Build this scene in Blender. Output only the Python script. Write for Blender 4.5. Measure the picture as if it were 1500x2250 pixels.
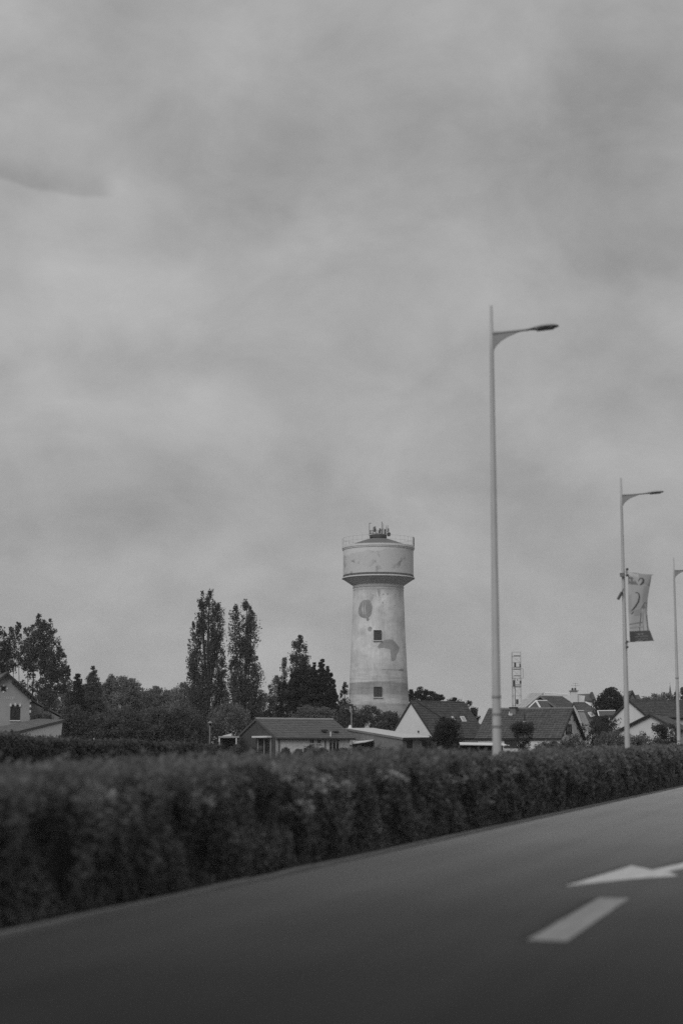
import bpy, bmesh, math, random
import numpy as np
from mathutils import Vector, Matrix

R = math.radians
for o in list(bpy.data.objects):
    bpy.data.objects.remove(o)
scene = bpy.context.scene
col = scene.collection
random.seed(7)
rng = np.random.default_rng(11)

# ------------------------------------------------------------------ camera
F = 3600.0                       # focal length in photo pixels (photo 1500 x 2250)
HOR = 1648.0                     # horizon row in the photo
EYE = 1.25
PITCH = math.atan((HOR - 1125.0) / F)
cam_d = bpy.data.cameras.new('camera')
cam = bpy.data.objects.new('camera', cam_d)
col.objects.link(cam)
cam.location = (0, 0, EYE)
cam.rotation_euler = (R(90) + PITCH, 0, 0)
cam_d.sensor_width = 36
cam_d.sensor_fit = 'AUTO'
cam_d.lens = F / 2250 * 36
cam_d.clip_start = 0.1
cam_d.clip_end = 6000
cam_d.dof.use_dof = True
cam_d.dof.focus_distance = 190
cam_d.dof.aperture_fstop = 1.0
scene.camera = cam

# ------------------------------------------------------------------ colour management
scene.view_settings.view_transform = 'Standard'
scene.view_settings.look = 'None'
scene.view_settings.exposure = 0.0
scene.view_settings.gamma = 1.0
scene.view_settings.use_curve_mapping = False
scene.render.film_transparent = False
scene.cycles.use_denoising = False
scene.cycles.max_bounces = 6
scene.cycles.diffuse_bounces = 3
scene.cycles.glossy_bounces = 2


def ray(px, py):
    u = (px - 750.0) / F
    v = (1125.0 - py) / F
    c, s = math.cos(PITCH), math.sin(PITCH)
    return Vector((u, c - v * s, s + v * c))


def P(px, py, Y):
    """the point of the place at depth Y seen at photo pixel px, py"""
    d = ray(px, py)
    t = Y / d.y
    return Vector((d.x * t, Y, EYE + d.z * t))


def Z(py, Y):
    return P(750, py, Y).z


def X(px, Y):
    return P(px, 1620, Y).x


# ------------------------------------------------------------------ sky
SUN_EL, SUN_AZ = R(38), R(-150)          # azimuth from +Y towards +X: the light comes from behind and left
world = bpy.data.worlds.new('World')
scene.world = world
world.use_nodes = True
wt = world.node_tree
for n in list(wt.nodes):
    wt.nodes.remove(n)


class NT:
    def __init__(self, tree):
        self.t = tree

    def node(self, kind, **kw):
        n = self.t.nodes.new(kind)
        for k, v in kw.items():
            setattr(n, k, v)
        return n

    def put(self, sock, v):
        if hasattr(v, 'links') or isinstance(v, bpy.types.NodeSocket):
            self.t.links.new(v, sock)
        else:
            sock.default_value = v

    def m(self, op, a, b=0.0, c=None, clamp=False):
        n = self.node('ShaderNodeMath', operation=op)
        n.use_clamp = clamp
        self.put(n.inputs[0], a)
        self.put(n.inputs[1], b)
        if c is not None:
            self.put(n.inputs[2], c)
        return n.outputs[0]

    def noise(self, vec, scale, detail=4, rough=.5, dist=0.0):
        n = self.node('ShaderNodeTexNoise')
        if vec is not None:
            self.t.links.new(vec, n.inputs['Vector'])
        n.inputs['Scale'].default_value = scale
        n.inputs['Detail'].default_value = detail
        n.inputs['Roughness'].default_value = rough
        n.inputs['Distortion'].default_value = dist
        return n.outputs[0]

    def smooth(self, v, a, b, lo=0.0, hi=1.0):
        n = self.node('ShaderNodeMapRange', interpolation_type='SMOOTHSTEP')
        self.put(n.inputs['Value'], v)
        n.inputs['From Min'].default_value = a
        n.inputs['From Max'].default_value = b
        n.inputs['To Min'].default_value = lo
        n.inputs['To Max'].default_value = hi
        return n.outputs[0]

    def comb(self, x, y, z):
        n = self.node('ShaderNodeCombineXYZ')
        self.put(n.inputs[0], x)
        self.put(n.inputs[1], y)
        self.put(n.inputs[2], z)
        return n.outputs[0]

    def sep(self, v):
        n = self.node('ShaderNodeSeparateXYZ')
        self.t.links.new(v, n.inputs[0])
        return n.outputs


w = NT(wt)
wout = w.node('ShaderNodeOutputWorld')
bg = w.node('ShaderNodeBackground')
bg.inputs['Strength'].default_value = 0.1
sky = w.node('ShaderNodeTexSky', sky_type='NISHITA')
sky.sun_disc = False
sky.sun_elevation = SUN_EL
sky.sun_rotation = SUN_AZ
sky.dust_density = 4.0
bw = w.node('ShaderNodeRGBToBW')
wt.links.new(sky.outputs[0], bw.inputs[0])
tc = w.node('ShaderNodeTexCoord')
dx, dy, dz = w.sep(tc.outputs['Generated'])
up = w.m('MAXIMUM', dz, 0.0)
k = w.m('ADD', up, 0.42)
cloud_uv = w.comb(w.m('DIVIDE', dx, k), w.m('DIVIDE', dy, k), 0.0)
n1 = w.noise(cloud_uv, 2.6, 4, .5, .4)
n2 = w.noise(cloud_uv, 9.0, 4, .5, .6)
n3 = w.noise(w.comb(dx, dy, w.m('MULTIPLY', dz, 1.5)), 10.0, 7, .58, .25)
deck = w.m('ADD', w.m('MULTIPLY', w.m('SUBTRACT', n1, .5), .7), 3.92)
deck = w.m('ADD', deck, w.m('MULTIPLY', w.m('SUBTRACT', n2, .5), .3))
deck = w.m('ADD', deck, w.m('MULTIPLY', w.m('SUBTRACT', n3, .5), 3.1))
# single clouds: soft lumps of the overcast, each at its own bearing and height
front = w.m('GREATER_THAN', dy, 0.05)
ysafe = w.m('MAXIMUM', dy, 0.05)
su = w.m('DIVIDE', dx, ysafe)
sv = w.m('DIVIDE', dz, ysafe)
wob = w.noise(tc.outputs['Generated'], 14.0, 4, .5)
suw = w.m('ADD', su, w.m('MULTIPLY', w.m('SUBTRACT', wob, .5), .10))
wob2 = w.noise(w.comb(w.m('ADD', dx, 3.1), dy, dz), 14.0, 4, .5)
svw = w.m('ADD', sv, w.m('MULTIPLY', w.m('SUBTRACT', wob2, .5), .09))


def uvpix(px, py):
    d = ray(px, py)
    return d.x / d.y, d.z / d.y


def lump(px, py, rx, ry, amp):
    global deck
    u0, v0 = uvpix(px, py)
    a = w.m('DIVIDE', w.m('SUBTRACT', suw, u0), rx / F)
    b = w.m('DIVIDE', w.m('SUBTRACT', svw, v0), ry / F)
    r2 = w.m('ADD', w.m('MULTIPLY', a, a), w.m('MULTIPLY', b, b))
    g = w.m('EXPONENT', w.m('MULTIPLY', r2, -1.0))
    deck = w.m('ADD', deck, w.m('MULTIPLY', w.m('MULTIPLY', g, front), amp * 1.2))


for a in ((190, 640, 260, 150, .62), (700, 520, 330, 60, .28), (1000, 300, 560, 170, -.38), (560, 410, 160, 120, -.25),
          (180, 480, 220, 60, .30), (1180, 640, 430, 110, .30), (250, 900, 330, 60, .22), (160, 790, 300, 60, -.28),
          (820, 930, 420, 120, .26), (130, 1130, 260, 90, -.26), (950, 1130, 420, 70, -.20), (900, 30, 420, 120, .18),
          (70, 90, 200, 120, .30), (1420, 180, 220, 190, -.25), (300, 1240, 420, 50, .22), (1420, 560, 150, 60, -.22)):
    lump(*a)
# a dark shelf of cloud with a crisp lower edge
u0, v0 = uvpix(0, 398)
edge = w.m('SUBTRACT', sv, w.m('ADD', v0, w.m('MULTIPLY', w.m('SUBTRACT', su, u0), -.155)))
edge = w.m('ADD', edge, w.m('MULTIPLY', w.m('SUBTRACT', wob, .5), .02))
sh = w.m('MULTIPLY', w.smooth(edge, -.0008, .0035), w.smooth(edge, .003, .022, 1.0, 0.0))
u1 = uvpix(215, 420)[0]
sh = w.m('MULTIPLY', sh, w.smooth(su, u1, u1 + 50 / F, 1.0, 0.0))
sh = w.m('MULTIPLY', sh, w.smooth(su, u0 - 500 / F, u0 - 200 / F))
deck = w.m('ADD', deck, w.m('MULTIPLY', w.m('MULTIPLY', sh, front), -.68))
# overcast brightens towards the zenith
deck = w.m('MULTIPLY', deck, w.m('ADD', 1.0, w.m('MULTIPLY', w.smooth(dz, .42, 1.0), .95)))
mix = w.m('ADD', w.m('MULTIPLY', deck, .94), w.m('MULTIPLY', w.m('MINIMUM', bw.outputs[0], 9.0), .04))
wt.links.new(w.comb(mix, mix, mix), bg.inputs['Color'])
wt.links.new(bg.outputs[0], wout.inputs['Surface'])

sun_d = bpy.data.lights.new('sun', 'SUN')
sun_d.energy = 1.5
sun_d.angle = R(40)
sun_d.color = (1, 1, 1)
sun = bpy.data.objects.new('sun', sun_d)
col.objects.link(sun)
sun_dir = Vector((math.sin(SUN_AZ) * math.cos(SUN_EL), math.cos(SUN_AZ) * math.cos(SUN_EL), math.sin(SUN_EL)))
sun.rotation_euler = sun_dir.to_track_quat('Z', 'Y').to_euler()
sun.location = sun_dir * 100 + Vector((0, 0, 50))

# ------------------------------------------------------------------ materials
MATS = {}


def mat(name, v, rough=.85, noise=None, amp=.3, island=0.0, spec=.3, bump=None, stretch=(1, 1, 1), metallic=0.0):
    if name in MATS:
        return MATS[name]
    m = bpy.data.materials.new(name)
    m.use_nodes = True
    t = m.node_tree
    b = t.nodes['Principled BSDF']
    b.inputs['Roughness'].default_value = rough
    b.inputs['Specular IOR Level'].default_value = spec
    b.inputs['Metallic'].default_value = metallic
    b.inputs['Base Color'].default_value = (v, v, v, 1)
    q = NT(t)
    if noise or island or bump:
        fac = None
        tcn = q.node('ShaderNodeTexCoord')
        mp = q.node('ShaderNodeMapping')
        mp.inputs['Scale'].default_value = stretch
        t.links.new(tcn.outputs['Object'], mp.inputs[0])
        if noise:
            n = q.noise(mp.outputs[0], noise, 6, .6)
            nb = q.noise(mp.outputs[0], noise * .13, 3, .5)
            fac = q.m('ADD', 1.0, q.m('MULTIPLY', q.m('SUBTRACT', n, .5), amp * 2.2))
            fac = q.m('MULTIPLY', fac, q.m('ADD', 1.0, q.m('MULTIPLY', q.m('SUBTRACT', nb, .5), amp * 1.6)))
        if island:
            g = q.node('ShaderNodeNewGeometry')
            f2 = q.m('ADD', 1.0 - island, q.m('MULTIPLY', g.outputs['Random Per Island'], island * 2))
            fac = f2 if fac is None else q.m('MULTIPLY', fac, f2)
        if fac is not None:
            c = q.m('MULTIPLY', fac, v)
            t.links.new(q.comb(c, c, c), b.inputs['Base Color'])
        if bump:
            bn = q.noise(mp.outputs[0], bump[0], 5, .6)
            bp = q.node('ShaderNodeBump')
            bp.inputs['Strength'].default_value = bump[1]
            bp.inputs['Distance'].default_value = bump[2]
            t.links.new(bn, bp.inputs['Height'])
            t.links.new(bp.outputs[0], b.inputs['Normal'])
    if name.endswith('leaf') or name.endswith('needle') or name == 'tall_grass':
        tl = t.nodes.new('ShaderNodeBsdfTranslucent')
        mx = t.nodes.new('ShaderNodeMixShader')
        mx.inputs[0].default_value = .38
        if b.inputs['Base Color'].links:
            src = b.inputs['Base Color'].links[0].from_socket
            gain = t.nodes.new('ShaderNodeVectorMath')
            gain.operation = 'SCALE'
            gain.inputs['Scale'].default_value = 1.8
            t.links.new(src, gain.inputs[0])
            t.links.new(gain.outputs[0], tl.inputs['Color'])
        else:
            tl.inputs['Color'].default_value = (v, v, v, 1)
        t.links.new(b.outputs[0], mx.inputs[1])
        t.links.new(tl.outputs[0], mx.inputs[2])
        t.links.new(mx.outputs[0], t.nodes['Material Output'].inputs['Surface'])
    MATS[name] = m
    return m


M_WHITE = mat('white_render', .60, noise=1.4, amp=.10, bump=(30, .3, .01))
M_CREAM = mat('cream_render', .56, noise=1.1, amp=.18, bump=(30, .3, .01))
M_BRICK = mat('brown_brick', .055, noise=3.0, amp=.3, bump=(12, .5, .02))
M_BRICKL = mat('light_brick', .58, noise=4.0, amp=.25, bump=(12, .5, .02))
M_STONE = mat('old_brick', .17, noise=2.5, amp=.35, bump=(9, .6, .03))
M_TILE = mat('clay_tile', .05, rough=.8, noise=2.2, amp=.22, island=.22)
M_TILED = mat('dark_clay_tile', .05, rough=.8, noise=2.0, amp=.2, island=.25)
M_SLATE = mat('slate', .055, rough=.6, noise=2.0, amp=.2, island=.15)
M_SLATEL = mat('grey_roof_sheet', .085, rough=.75, noise=2.0, amp=.15, island=.10)
M_PALEROOF = mat('pale_roof', .36, rough=.8, noise=1.2, amp=.15, island=.08)
M_ROOFSHEET = mat('fibre_cement', .42, rough=.8, noise=1.5, amp=.15)
M_TRIM = mat('white_paint', .60, rough=.5, noise=3, amp=.06)
M_FRAME = mat('grey_window_frame', .36, rough=.5, noise=3, amp=.08)
M_DARKTRIM = mat('dark_timber', .035, rough=.7, noise=4, amp=.3)
M_GLASS = mat('window_glass', .02, rough=.12, spec=.5)
M_VOID = mat('dark_fill_and_shade', .018, rough=.9, noise=2, amp=.3)  # near-black fill, also painting the shade inside doorways and recesses
M_GALV = mat('galvanised_steel', .40, rough=.55, noise=2.0, amp=.30, stretch=(4, 4, .6), spec=.4)
M_LAMP = mat('lamp_housing', .34, rough=.45, noise=3, amp=.1)
M_DIFF = mat('lamp_diffuser', .20, rough=.3, noise=6, amp=.1)
M_STEELD = mat('dark_steel', .055, rough=.55, noise=3, amp=.2)
M_STEELM = mat('grey_steel', .18, rough=.5, noise=3, amp=.2)
M_BARK = mat('bark', .055, rough=.95, noise=4, amp=.4)
M_KERB = mat('kerb_concrete', .17, rough=.9, noise=3.0, amp=.22, bump=(40, .4, .006))
M_SOIL = mat('verge_soil', .03, rough=1, noise=3, amp=.4, bump=(8, .7, .04))
M_GRASS = mat('meadow_grass', .06, rough=1, noise=.6, amp=.4, bump=(3, .8, .15), spec=.1)
M_LEAF = mat('broad_leaf', .085, rough=.7, noise=.5, amp=.25, island=.22, spec=.25)
M_LEAFD = mat('dark_leaf', .052, rough=.7, noise=.5, amp=.25, island=.22, spec=.2)
M_LEAFL = mat('light_leaf', .13, rough=.7, noise=.5, amp=.25, island=.35, spec=.25)
M_NEEDLE = mat('conifer_needle', .042, rough=.8, noise=.5, amp=.25, island=.3, spec=.15)
M_HEDGE = mat('hedge_leaf', .12, rough=.6, noise=2.2, amp=.5, island=.4, spec=.25)
M_HEDGEP = mat('pale_hedge_leaf', .26, rough=.6, noise=3, amp=.4, island=.35, spec=.25)
M_HCORE = mat('hedge_twigs', .06, rough=1, noise=6, amp=.4, spec=.05)
M_CLOTH = mat('banner_cloth', .40, rough=.8, noise=3, amp=.06)
M_PRINTD = mat('banner_print_dark', .075, rough=.8)
M_PRINTM = mat('banner_print_mid', .19, rough=.8)
M_PRINTL = mat('banner_print_light', .34, rough=.8)


# asphalt: dull, coarse, with paler wheel tracks along the lane
HAZE = .00016
SHEEN = (2.4, .104)


def make_asphalt():
    m = bpy.data.materials.new('asphalt')
    m.use_nodes = True
    t = m.node_tree
    b = t.nodes['Principled BSDF']
    q = NT(t)
    tcn = q.node('ShaderNodeTexCoord')
    ox, oy, oz = q.sep(tcn.outputs['Object'])
    streak = q.noise(q.comb(q.m('MULTIPLY', ox, .05), q.m('MULTIPLY', oy, 1.3), 0.0), 1.0, 4, .55)
    big = q.noise(tcn.outputs['Object'], .35, 4, .6)
    fine = q.noise(tcn.outputs['Object'], 90, 3, .7)
    f = q.m('ADD', .30, q.m('ADD', q.m('MULTIPLY', streak, .85), q.m('ADD', q.m('MULTIPLY', big, .45), q.m('MULTIPLY', fine, .25))))
    c = q.m('MULTIPLY', f, .019)
    t.links.new(q.comb(c, c, c), b.inputs['Base Color'])
    b.inputs['Roughness'].default_value = .9
    b.inputs['Specular IOR Level'].default_value = .05
    # sheen put in to lighten the far road and leave the near darker
    t.links.new(q.m('MULTIPLY', SHEEN[0], q.m('ADD', .55, q.m('ADD', q.m('MULTIPLY', streak, .6), q.m('MULTIPLY', big, .3)))), b.inputs['Sheen Weight'])
    b.inputs['Sheen Roughness'].default_value = SHEEN[1]
    b.inputs['Sheen Tint'].default_value = (1, 1, 1, 1)
    return m


M_ASPHALT = make_asphalt()
M_ROADPAINT = mat('road_paint', .40, rough=.7, noise=2.2, amp=.32, stretch=(.6, 4, 1), bump=(60, .2, .003))
M_DASHPAINT = mat('darkened_road_paint', .19, rough=.7, noise=2.2, amp=.32, stretch=(.6, 4, 1), bump=(60, .2, .003))  # darker copy of the road paint, foreground gloom put into its colour


# ------------------------------------------------------------------ mesh helpers
class MB:
    def __init__(self):
        self.v, self.f = [], []

    def add(self, vs, fs):
        n = len(self.v)
        self.v += [tuple(x) for x in vs]
        self.f += [tuple(i + n for i in f) for f in fs]
        return self

    def box(self, x0, y0, z0, x1, y1, z1):
        vs = [(x0, y0, z0), (x1, y0, z0), (x1, y1, z0), (x0, y1, z0), (x0, y0, z1), (x1, y0, z1), (x1, y1, z1), (x0, y1, z1)]
        return self.add(vs, [(0, 3, 2, 1), (4, 5, 6, 7), (0, 1, 5, 4), (1, 2, 6, 5), (2, 3, 7, 6), (3, 0, 4, 7)])

    def tube(self, pts, radii, n=8, cap=True, squash=1.0):
        pts = [Vector(p) for p in pts]
        if not hasattr(radii, '__len__'):
            radii = [radii] * len(pts)
        vs, fs = [], []
        ref = None
        for i, p in enumerate(pts):
            d = (pts[min(i + 1, len(pts) - 1)] - pts[max(i - 1, 0)]).normalized()
            if ref is None or abs(ref.dot(d)) > .95:
                ref = Vector((1, 0, 0)) if abs(d.x) < .9 else Vector((0, 1, 0))
            a = (ref - d * ref.dot(d)).normalized()
            b = d.cross(a)
            for j in range(n):
                th = 2 * math.pi * j / n
                vs.append(p + (a * math.cos(th) + b * math.sin(th) * squash) * radii[i])
        for i in range(len(pts) - 1):
            for j in range(n):
                k2 = (j + 1) % n
                fs.append((i * n + j, i * n + k2, (i + 1) * n + k2, (i + 1) * n + j))
        if cap:
            fs.append(tuple(range(n - 1, -1, -1)))
            fs.append(tuple((len(pts) - 1) * n + j for j in range(n)))
        return self.add(vs, fs)

    def lathe(self, prof, n=48, closed=False, caps=True):
        vs, fs = [], []
        for r, z in prof:
            for j in range(n):
                th = 2 * math.pi * j / n
                vs.append((r * math.cos(th), r * math.sin(th), z))
        mcount = len(prof)
        for i in range(mcount - (0 if closed else 1)):
            i2 = (i + 1) % mcount
            for j in range(n):
                k2 = (j + 1) % n
                fs.append((i * n + j, i * n + k2, i2 * n + k2, i2 * n + j))
        if not closed and caps:
            fs.append(tuple(range(n - 1, -1, -1)))
            fs.append(tuple((mcount - 1) * n + j for j in range(n)))
        return self.add(vs, fs)

    def slab(self, pts, thick):
        """flat polygon with thickness, extruded against its normal"""
        pts = [Vector(p) for p in pts]
        nrm = Vector((0, 0, 0))
        for i in range(len(pts)):
            a, b = pts[i], pts[(i + 1) % len(pts)]
            nrm += a.cross(b)
        nrm.normalize()
        n = len(pts)
        vs = pts + [p - nrm * thick for p in pts]
        fs = [tuple(range(n)), tuple(range(2 * n - 1, n - 1, -1))]
        for i in range(n):
            j = (i + 1) % n
            fs.append((i, i + n, j + n, j))
        return self.add(vs, fs)

    def build(self, name, m, parent=None, smooth=False):
        me = bpy.data.meshes.new(name)
        me.from_pydata(self.v, [], self.f)
        me.update()
        o = bpy.data.objects.new(name, me)
        col.objects.link(o)
        me.materials.append(m)
        if parent is not None:
            o.parent = parent
        if smooth:
            for p in me.polygons:
                p.use_smooth = len(p.vertices) <= 4
        return o


def tag(o, label=None, cat=None, group=None, kind=None):
    if label:
        o['label'] = label
    if cat:
        o['category'] = cat
    if group:
        o['group'] = group
    if kind:
        o['kind'] = kind
    return o


def thing(name, label, cat, loc=(0, 0, 0), rz=0.0, group=None):
    o = bpy.data.objects.new(name, None)
    o.empty_display_size = .2
    col.objects.link(o)
    o.location = loc
    o.rotation_euler = (0, 0, rz)
    return tag(o, label, cat, group)


# ------------------------------------------------------------------ foliage
def leaf_object(name, pos, size, m, parent=None, up=.35, aspect=.55, vertical=0.0):
    """many small bent leaf quads as one mesh"""
    n = len(pos)
    pos = np.asarray(pos, float)
    size = np.broadcast_to(np.asarray(size, float), (n,))
    nrm = rng.normal(size=(n, 3))
    nrm[:, 2] = nrm[:, 2] * (1 - up * .3) + up * 1.2
    nrm /= np.linalg.norm(nrm, axis=1)[:, None]
    t = rng.normal(size=(n, 3))
    if vertical:
        t[:, 2] += vertical
    t -= nrm * np.sum(t * nrm, axis=1)[:, None]
    t /= np.linalg.norm(t, axis=1)[:, None] + 1e-9
    b = np.cross(nrm, t)
    L = (size * .5)[:, None]
    Wd = L * aspect
    bend = nrm * (L * .22)
    v = np.empty((n, 4, 3))
    v[:, 0] = pos - t * L
    v[:, 1] = pos + b * Wd + bend
    v[:, 2] = pos + t * L
    v[:, 3] = pos - b * Wd + bend
    me = bpy.data.meshes.new(name)
    me.vertices.add(4 * n)
    me.vertices.foreach_set('co', v.reshape(-1).astype(np.float32))
    me.loops.add(4 * n)
    me.loops.foreach_set('vertex_index', np.arange(4 * n, dtype=np.int32))
    me.polygons.add(n)
    me.polygons.foreach_set('loop_start', np.arange(0, 4 * n, 4, dtype=np.int32))
    me.update(calc_edges=True)
    me.validate()
    me.materials.append(m)
    o = bpy.data.objects.new(name, me)
    col.objects.link(o)
    if parent is not None:
        o.parent = parent
    return o


PROFILES = {
    'poplar': ([0, .06, .2, .45, .75, .92, 1], [.05, .30, .62, .95, 1.0, .8, .5]),
    'cone': ([0, .03, 1], [.02, .08, 1.0]),
    'round': ([0, .06, .2, .5, .8, .95, 1], [.1, .45, .8, 1.0, .95, .75, .6]),
    'dome': ([0, .1, .3, .6, 1], [.15, .55, .85, 1.0, .95]),
    'cdome': ([0, .05, .12, .3, .55, .8, 1], [.08, .3, .5, .78, .95, 1.0, 1.0]),
    'vase': ([0, .08, .3, .65, 1], [.7, .95, 1.0, .6, .35]),
    'flat': ([0, .15, .4, .7, 1], [.35, .8, 1.0, .9, .5]),
}


def tree(name, label, cat, base_px, Y, spindles, m, dens=1.0, clump=.5, leaf=.34, trunk_r=.2, stems=None, group=None,
         conifer=False, stretch=1.0, fill=.45, show_trunk=True, gap=0.0, up=.35):
    """spindles: (px centre, py top, py bottom, half width px, profile)"""
    base = Vector((X(base_px, Y), Y, 0))
    root = thing(name, label, cat, base, 0, group)
    cs, crs = [], []
    for (cx, yt, yb, hw, prof) in spindles:
        xs, rs = PROFILES[prof]
        zt, zb = Z(yt, Y), Z(yb, Y)
        h = zt - zb
        wd = hw * Y / F
        nn = max(34, int(dens * (h * wd * 2) / (clump * clump) * 1.6))
        t = rng.random(nn * 3)
        keep = rng.random(nn * 3) < np.interp(t, xs, rs) * .8 + .2
        t = t[keep][:nn]
        if conifer:
            nw = max(5, int(h / .75))
            ph = (t * nw) % 1.0
            rr = np.interp(t, xs, rs) * wd * (.62 + .42 * ph)
        else:
            ang0 = rng.random() * 6.28
            rr = np.interp(t, xs, rs) * wd
        phi = rng.random(len(t)) * 2 * math.pi
        if not conifer:
            rr = rr * (1 + .16 * np.sin(phi * 3 + ang0 + t * 7) + .12 * np.sin(phi * 5 + t * 17))
        rad = rr * rng.random(len(t)) ** fill
        px = X(cx, Y)
        lean = (rng.random() - .5) * .02 * h
        c = np.stack([px - base.x + rad * np.cos(phi) + lean * (1 - t), rad * np.sin(phi), zt - t * h], 1)
        if conifer:
            c[:, 2] -= rad * .12
        cs.append(c)
        crs.append(np.clip(.35 + rr / (2.4 * clump), .35, 1.0))
    c = np.concatenate(cs)
    crs = np.concatenate(crs)
    if gap > 0:
        # open holes through the crown
        g = np.sin(c[:, 0] * 1.9 / clump * .55 + 1.3) * np.sin(c[:, 2] * 1.5 / clump * .5 + .4) * np.sin(c[:, 1] * 1.7 / clump * .5)
        keep = g < (1 - gap) * .6
        c, crs = c[keep], crs[keep]
    per = 52
    cr = clump * (.55 + .9 * rng.random(len(c))) * crs
    off = np.clip(rng.normal(size=(len(c), per, 3)), -1.5, 1.5) * cr[:, None, None] * np.array([.48, .48, .48 * stretch])
    if conifer:
        off[:, :, 2] *= .5
    pos = (c[:, None, :] + off).reshape(-1, 3)
    pos[:, 2] = np.maximum(pos[:, 2], .05)
    sz = leaf * .62 * (.6 + .8 * rng.random(len(pos)))
    leaf_object('crown', pos, sz, m, root, up=up, aspect=.5 if conifer else .6, vertical=.6 if stretch > 1 else 0.0)
    if show_trunk:
        tb = MB()
        top = max(spindles, key=lambda s: -s[1])
        ht = Z(top[1], Y)
        if stems is None:
            stems = []
            x0 = X(top[0], Y) - base.x
            stems.append([(0, 0, -.1), (x0 * .3, 0, ht * .3), (x0 * .8, .1, ht * .65), (x0, 0, ht * .93)])
            for (cx, yt, yb, hw, prof) in spindles:
                xx = X(cx, Y) - base.x
                zt, zb = Z(yt, Y), max(Z(yb, Y), 0)
                for _ in range(3):
                    a = random.random() * 6.28
                    rr = hw * Y / F * .7
                    z0 = zb * .5 + .1 * zt
                    stems.append([(xx * .2, 0, z0), (xx * .7 + rr * .4 * math.cos(a), rr * .4 * math.sin(a), zb * .45 + zt * .35),
                                  (xx + rr * math.cos(a) * .7, rr * math.sin(a) * .7, zb * .2 + zt * .75)])
        for i, s in enumerate(stems):
            r0 = trunk_r if i == 0 else trunk_r * .5
            tb.tube(s, [r0 * (1 - .85 * q / (len(s) - 1)) for q in range(len(s))], 7)
        tb.build('trunk', M_BARK, root, True)
    return root


_H = rng.random((512, 64))


def vnoise(x, y):
    x, y = np.asarray(x), np.asarray(y)
    xi, yi = np.floor(x).astype(int), np.floor(y).astype(int)
    fx, fy = x - xi, y - yi
    fx, fy = fx * fx * (3 - 2 * fx), fy * fy * (3 - 2 * fy)

    def g(i, j):
        return _H[i % 512, j % 64]
    return (g(xi, yi) * (1 - fx) + g(xi + 1, yi) * fx) * (1 - fy) + (g(xi, yi + 1) * (1 - fx) + g(xi + 1, yi + 1) * fx) * fy


def hedge(name, label, cat, line, thick, m, leaf_fn, dens_fn, parent_label=None, core=M_HCORE, pale=None, flip=1):
    """line: list of (x, y, height); the hedge body lies behind the line (towards flip * left normal)"""
    x0, y0, _ = line[0]
    root = thing(name, label, cat, (x0, y0, 0))
    pos, size, posp, sizep = [], [], [], []
    cb = MB()
    for i in range(len(line) - 1):
        a, b = Vector(line[i][:2]), Vector(line[i + 1][:2])
        ha, hb = line[i][2], line[i + 1][2]
        d = b - a
        L = d.length
        d.normalize()
        nrm = Vector((-d.y, d.x)) * flip
        mid = ((a + b) / 2).length
        lf = leaf_fn(mid)
        N = int(L * (ha + thick * .9) * dens_fn(mid))
        s = rng.random(N) * L
        h = ha + (hb - ha) * s / L
        q = rng.random(N) * (1.0 + thick * .75 / ha)
        front = q < 1.0
        # lumps along the face
        S = s + i * 13.7 + np.hypot(a.x, a.y)
        z = np.where(front, q * h, h)
        bump = .30 * (vnoise(S * 1.7 + z * .5, z * 1.6) - .5) + .26 * (vnoise(S * 4.1 + 40, z * 3.1 + 9) - .5) + .14 * (vnoise(S * 9 + 80, z * 8 + 20) - .5)
        bump = bump * np.clip(.25 + z / .5, 0, 1)
        hb_ = .14 * (vnoise(S * .9 + 7, S * 0 + 3) - .5) + .11 * (vnoise(S * 2.9 + 31, S * 0 + 11) - .5) + .07 * (vnoise(S * 8 + 3, S * 0 + 23) - .5)
        zt = z + np.where(front, hb_ * q, hb_)
        dep = np.where(front, .05 + bump * .9 + .16 * np.maximum(0, q - .80) / .20 * .9, .12 + (q - 1.0) * ha / .75 * 1.0)
        dep = dep + np.abs(rng.normal(size=N)) * .07
        zt = np.where(front, zt + rng.normal(size=N) * .03, zt + rng.normal(size=N) * .05 - .03)
        shoot = (rng.random(N) < .05) & (z > .85 * h)
        zt = np.where(shoot, zt + rng.random(N) * .11, zt)
        zt = np.clip(zt, .04, None)
        px = a.x + d.x * s + nrm.x * dep - x0
        py = a.y + d.y * s + nrm.y * dep - y0
        p = np.stack([px, py, zt], 1)
        sz = lf * (.6 + .8 * rng.random(N))
        if pale is not None:
            msk = pale(S, s + np.hypot(0, 0), p + np.array([x0, y0, 0]), rng.random(N))
            posp.append(p[msk])
            sizep.append(sz[msk])
            p, sz = p[~msk], sz[~msk]
        pos.append(p)
        size.append(sz)
        inset = .22
        c = [a + nrm * inset, b + nrm * inset, b + nrm * (thick - .15), a + nrm * (thick - .15)]
        zz = [ha - .16, hb - .16, hb - .16, ha - .16]
        lo = [(v.x - x0, v.y - y0, -.02) for v in c]
        hi = [(v.x - x0, v.y - y0, zz[j]) for j, v in enumerate(c)]
        fs = [(4, 5, 6, 7), (0, 1, 5, 4), (2, 3, 7, 6)]
        if i == 0:
            fs.append((3, 0, 4, 7))
        if i == len(line) - 2:
            fs.append((1, 2, 6, 5))
        cb.add(lo + hi, fs)
    leaf_object('foliage', np.concatenate(pos), np.concatenate(size), m, root, up=.45, aspect=.62)
    if pale is not None and sum(len(x) for x in posp):
        o = leaf_object('young_shoots', np.concatenate(posp), np.concatenate(sizep) * 1.25, M_HEDGEP, root, up=.3, aspect=.6)
        o['label'] = 'pale young leaves showing against the darker hedge'
    cb.build('branches', core, root)
    return root


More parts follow.
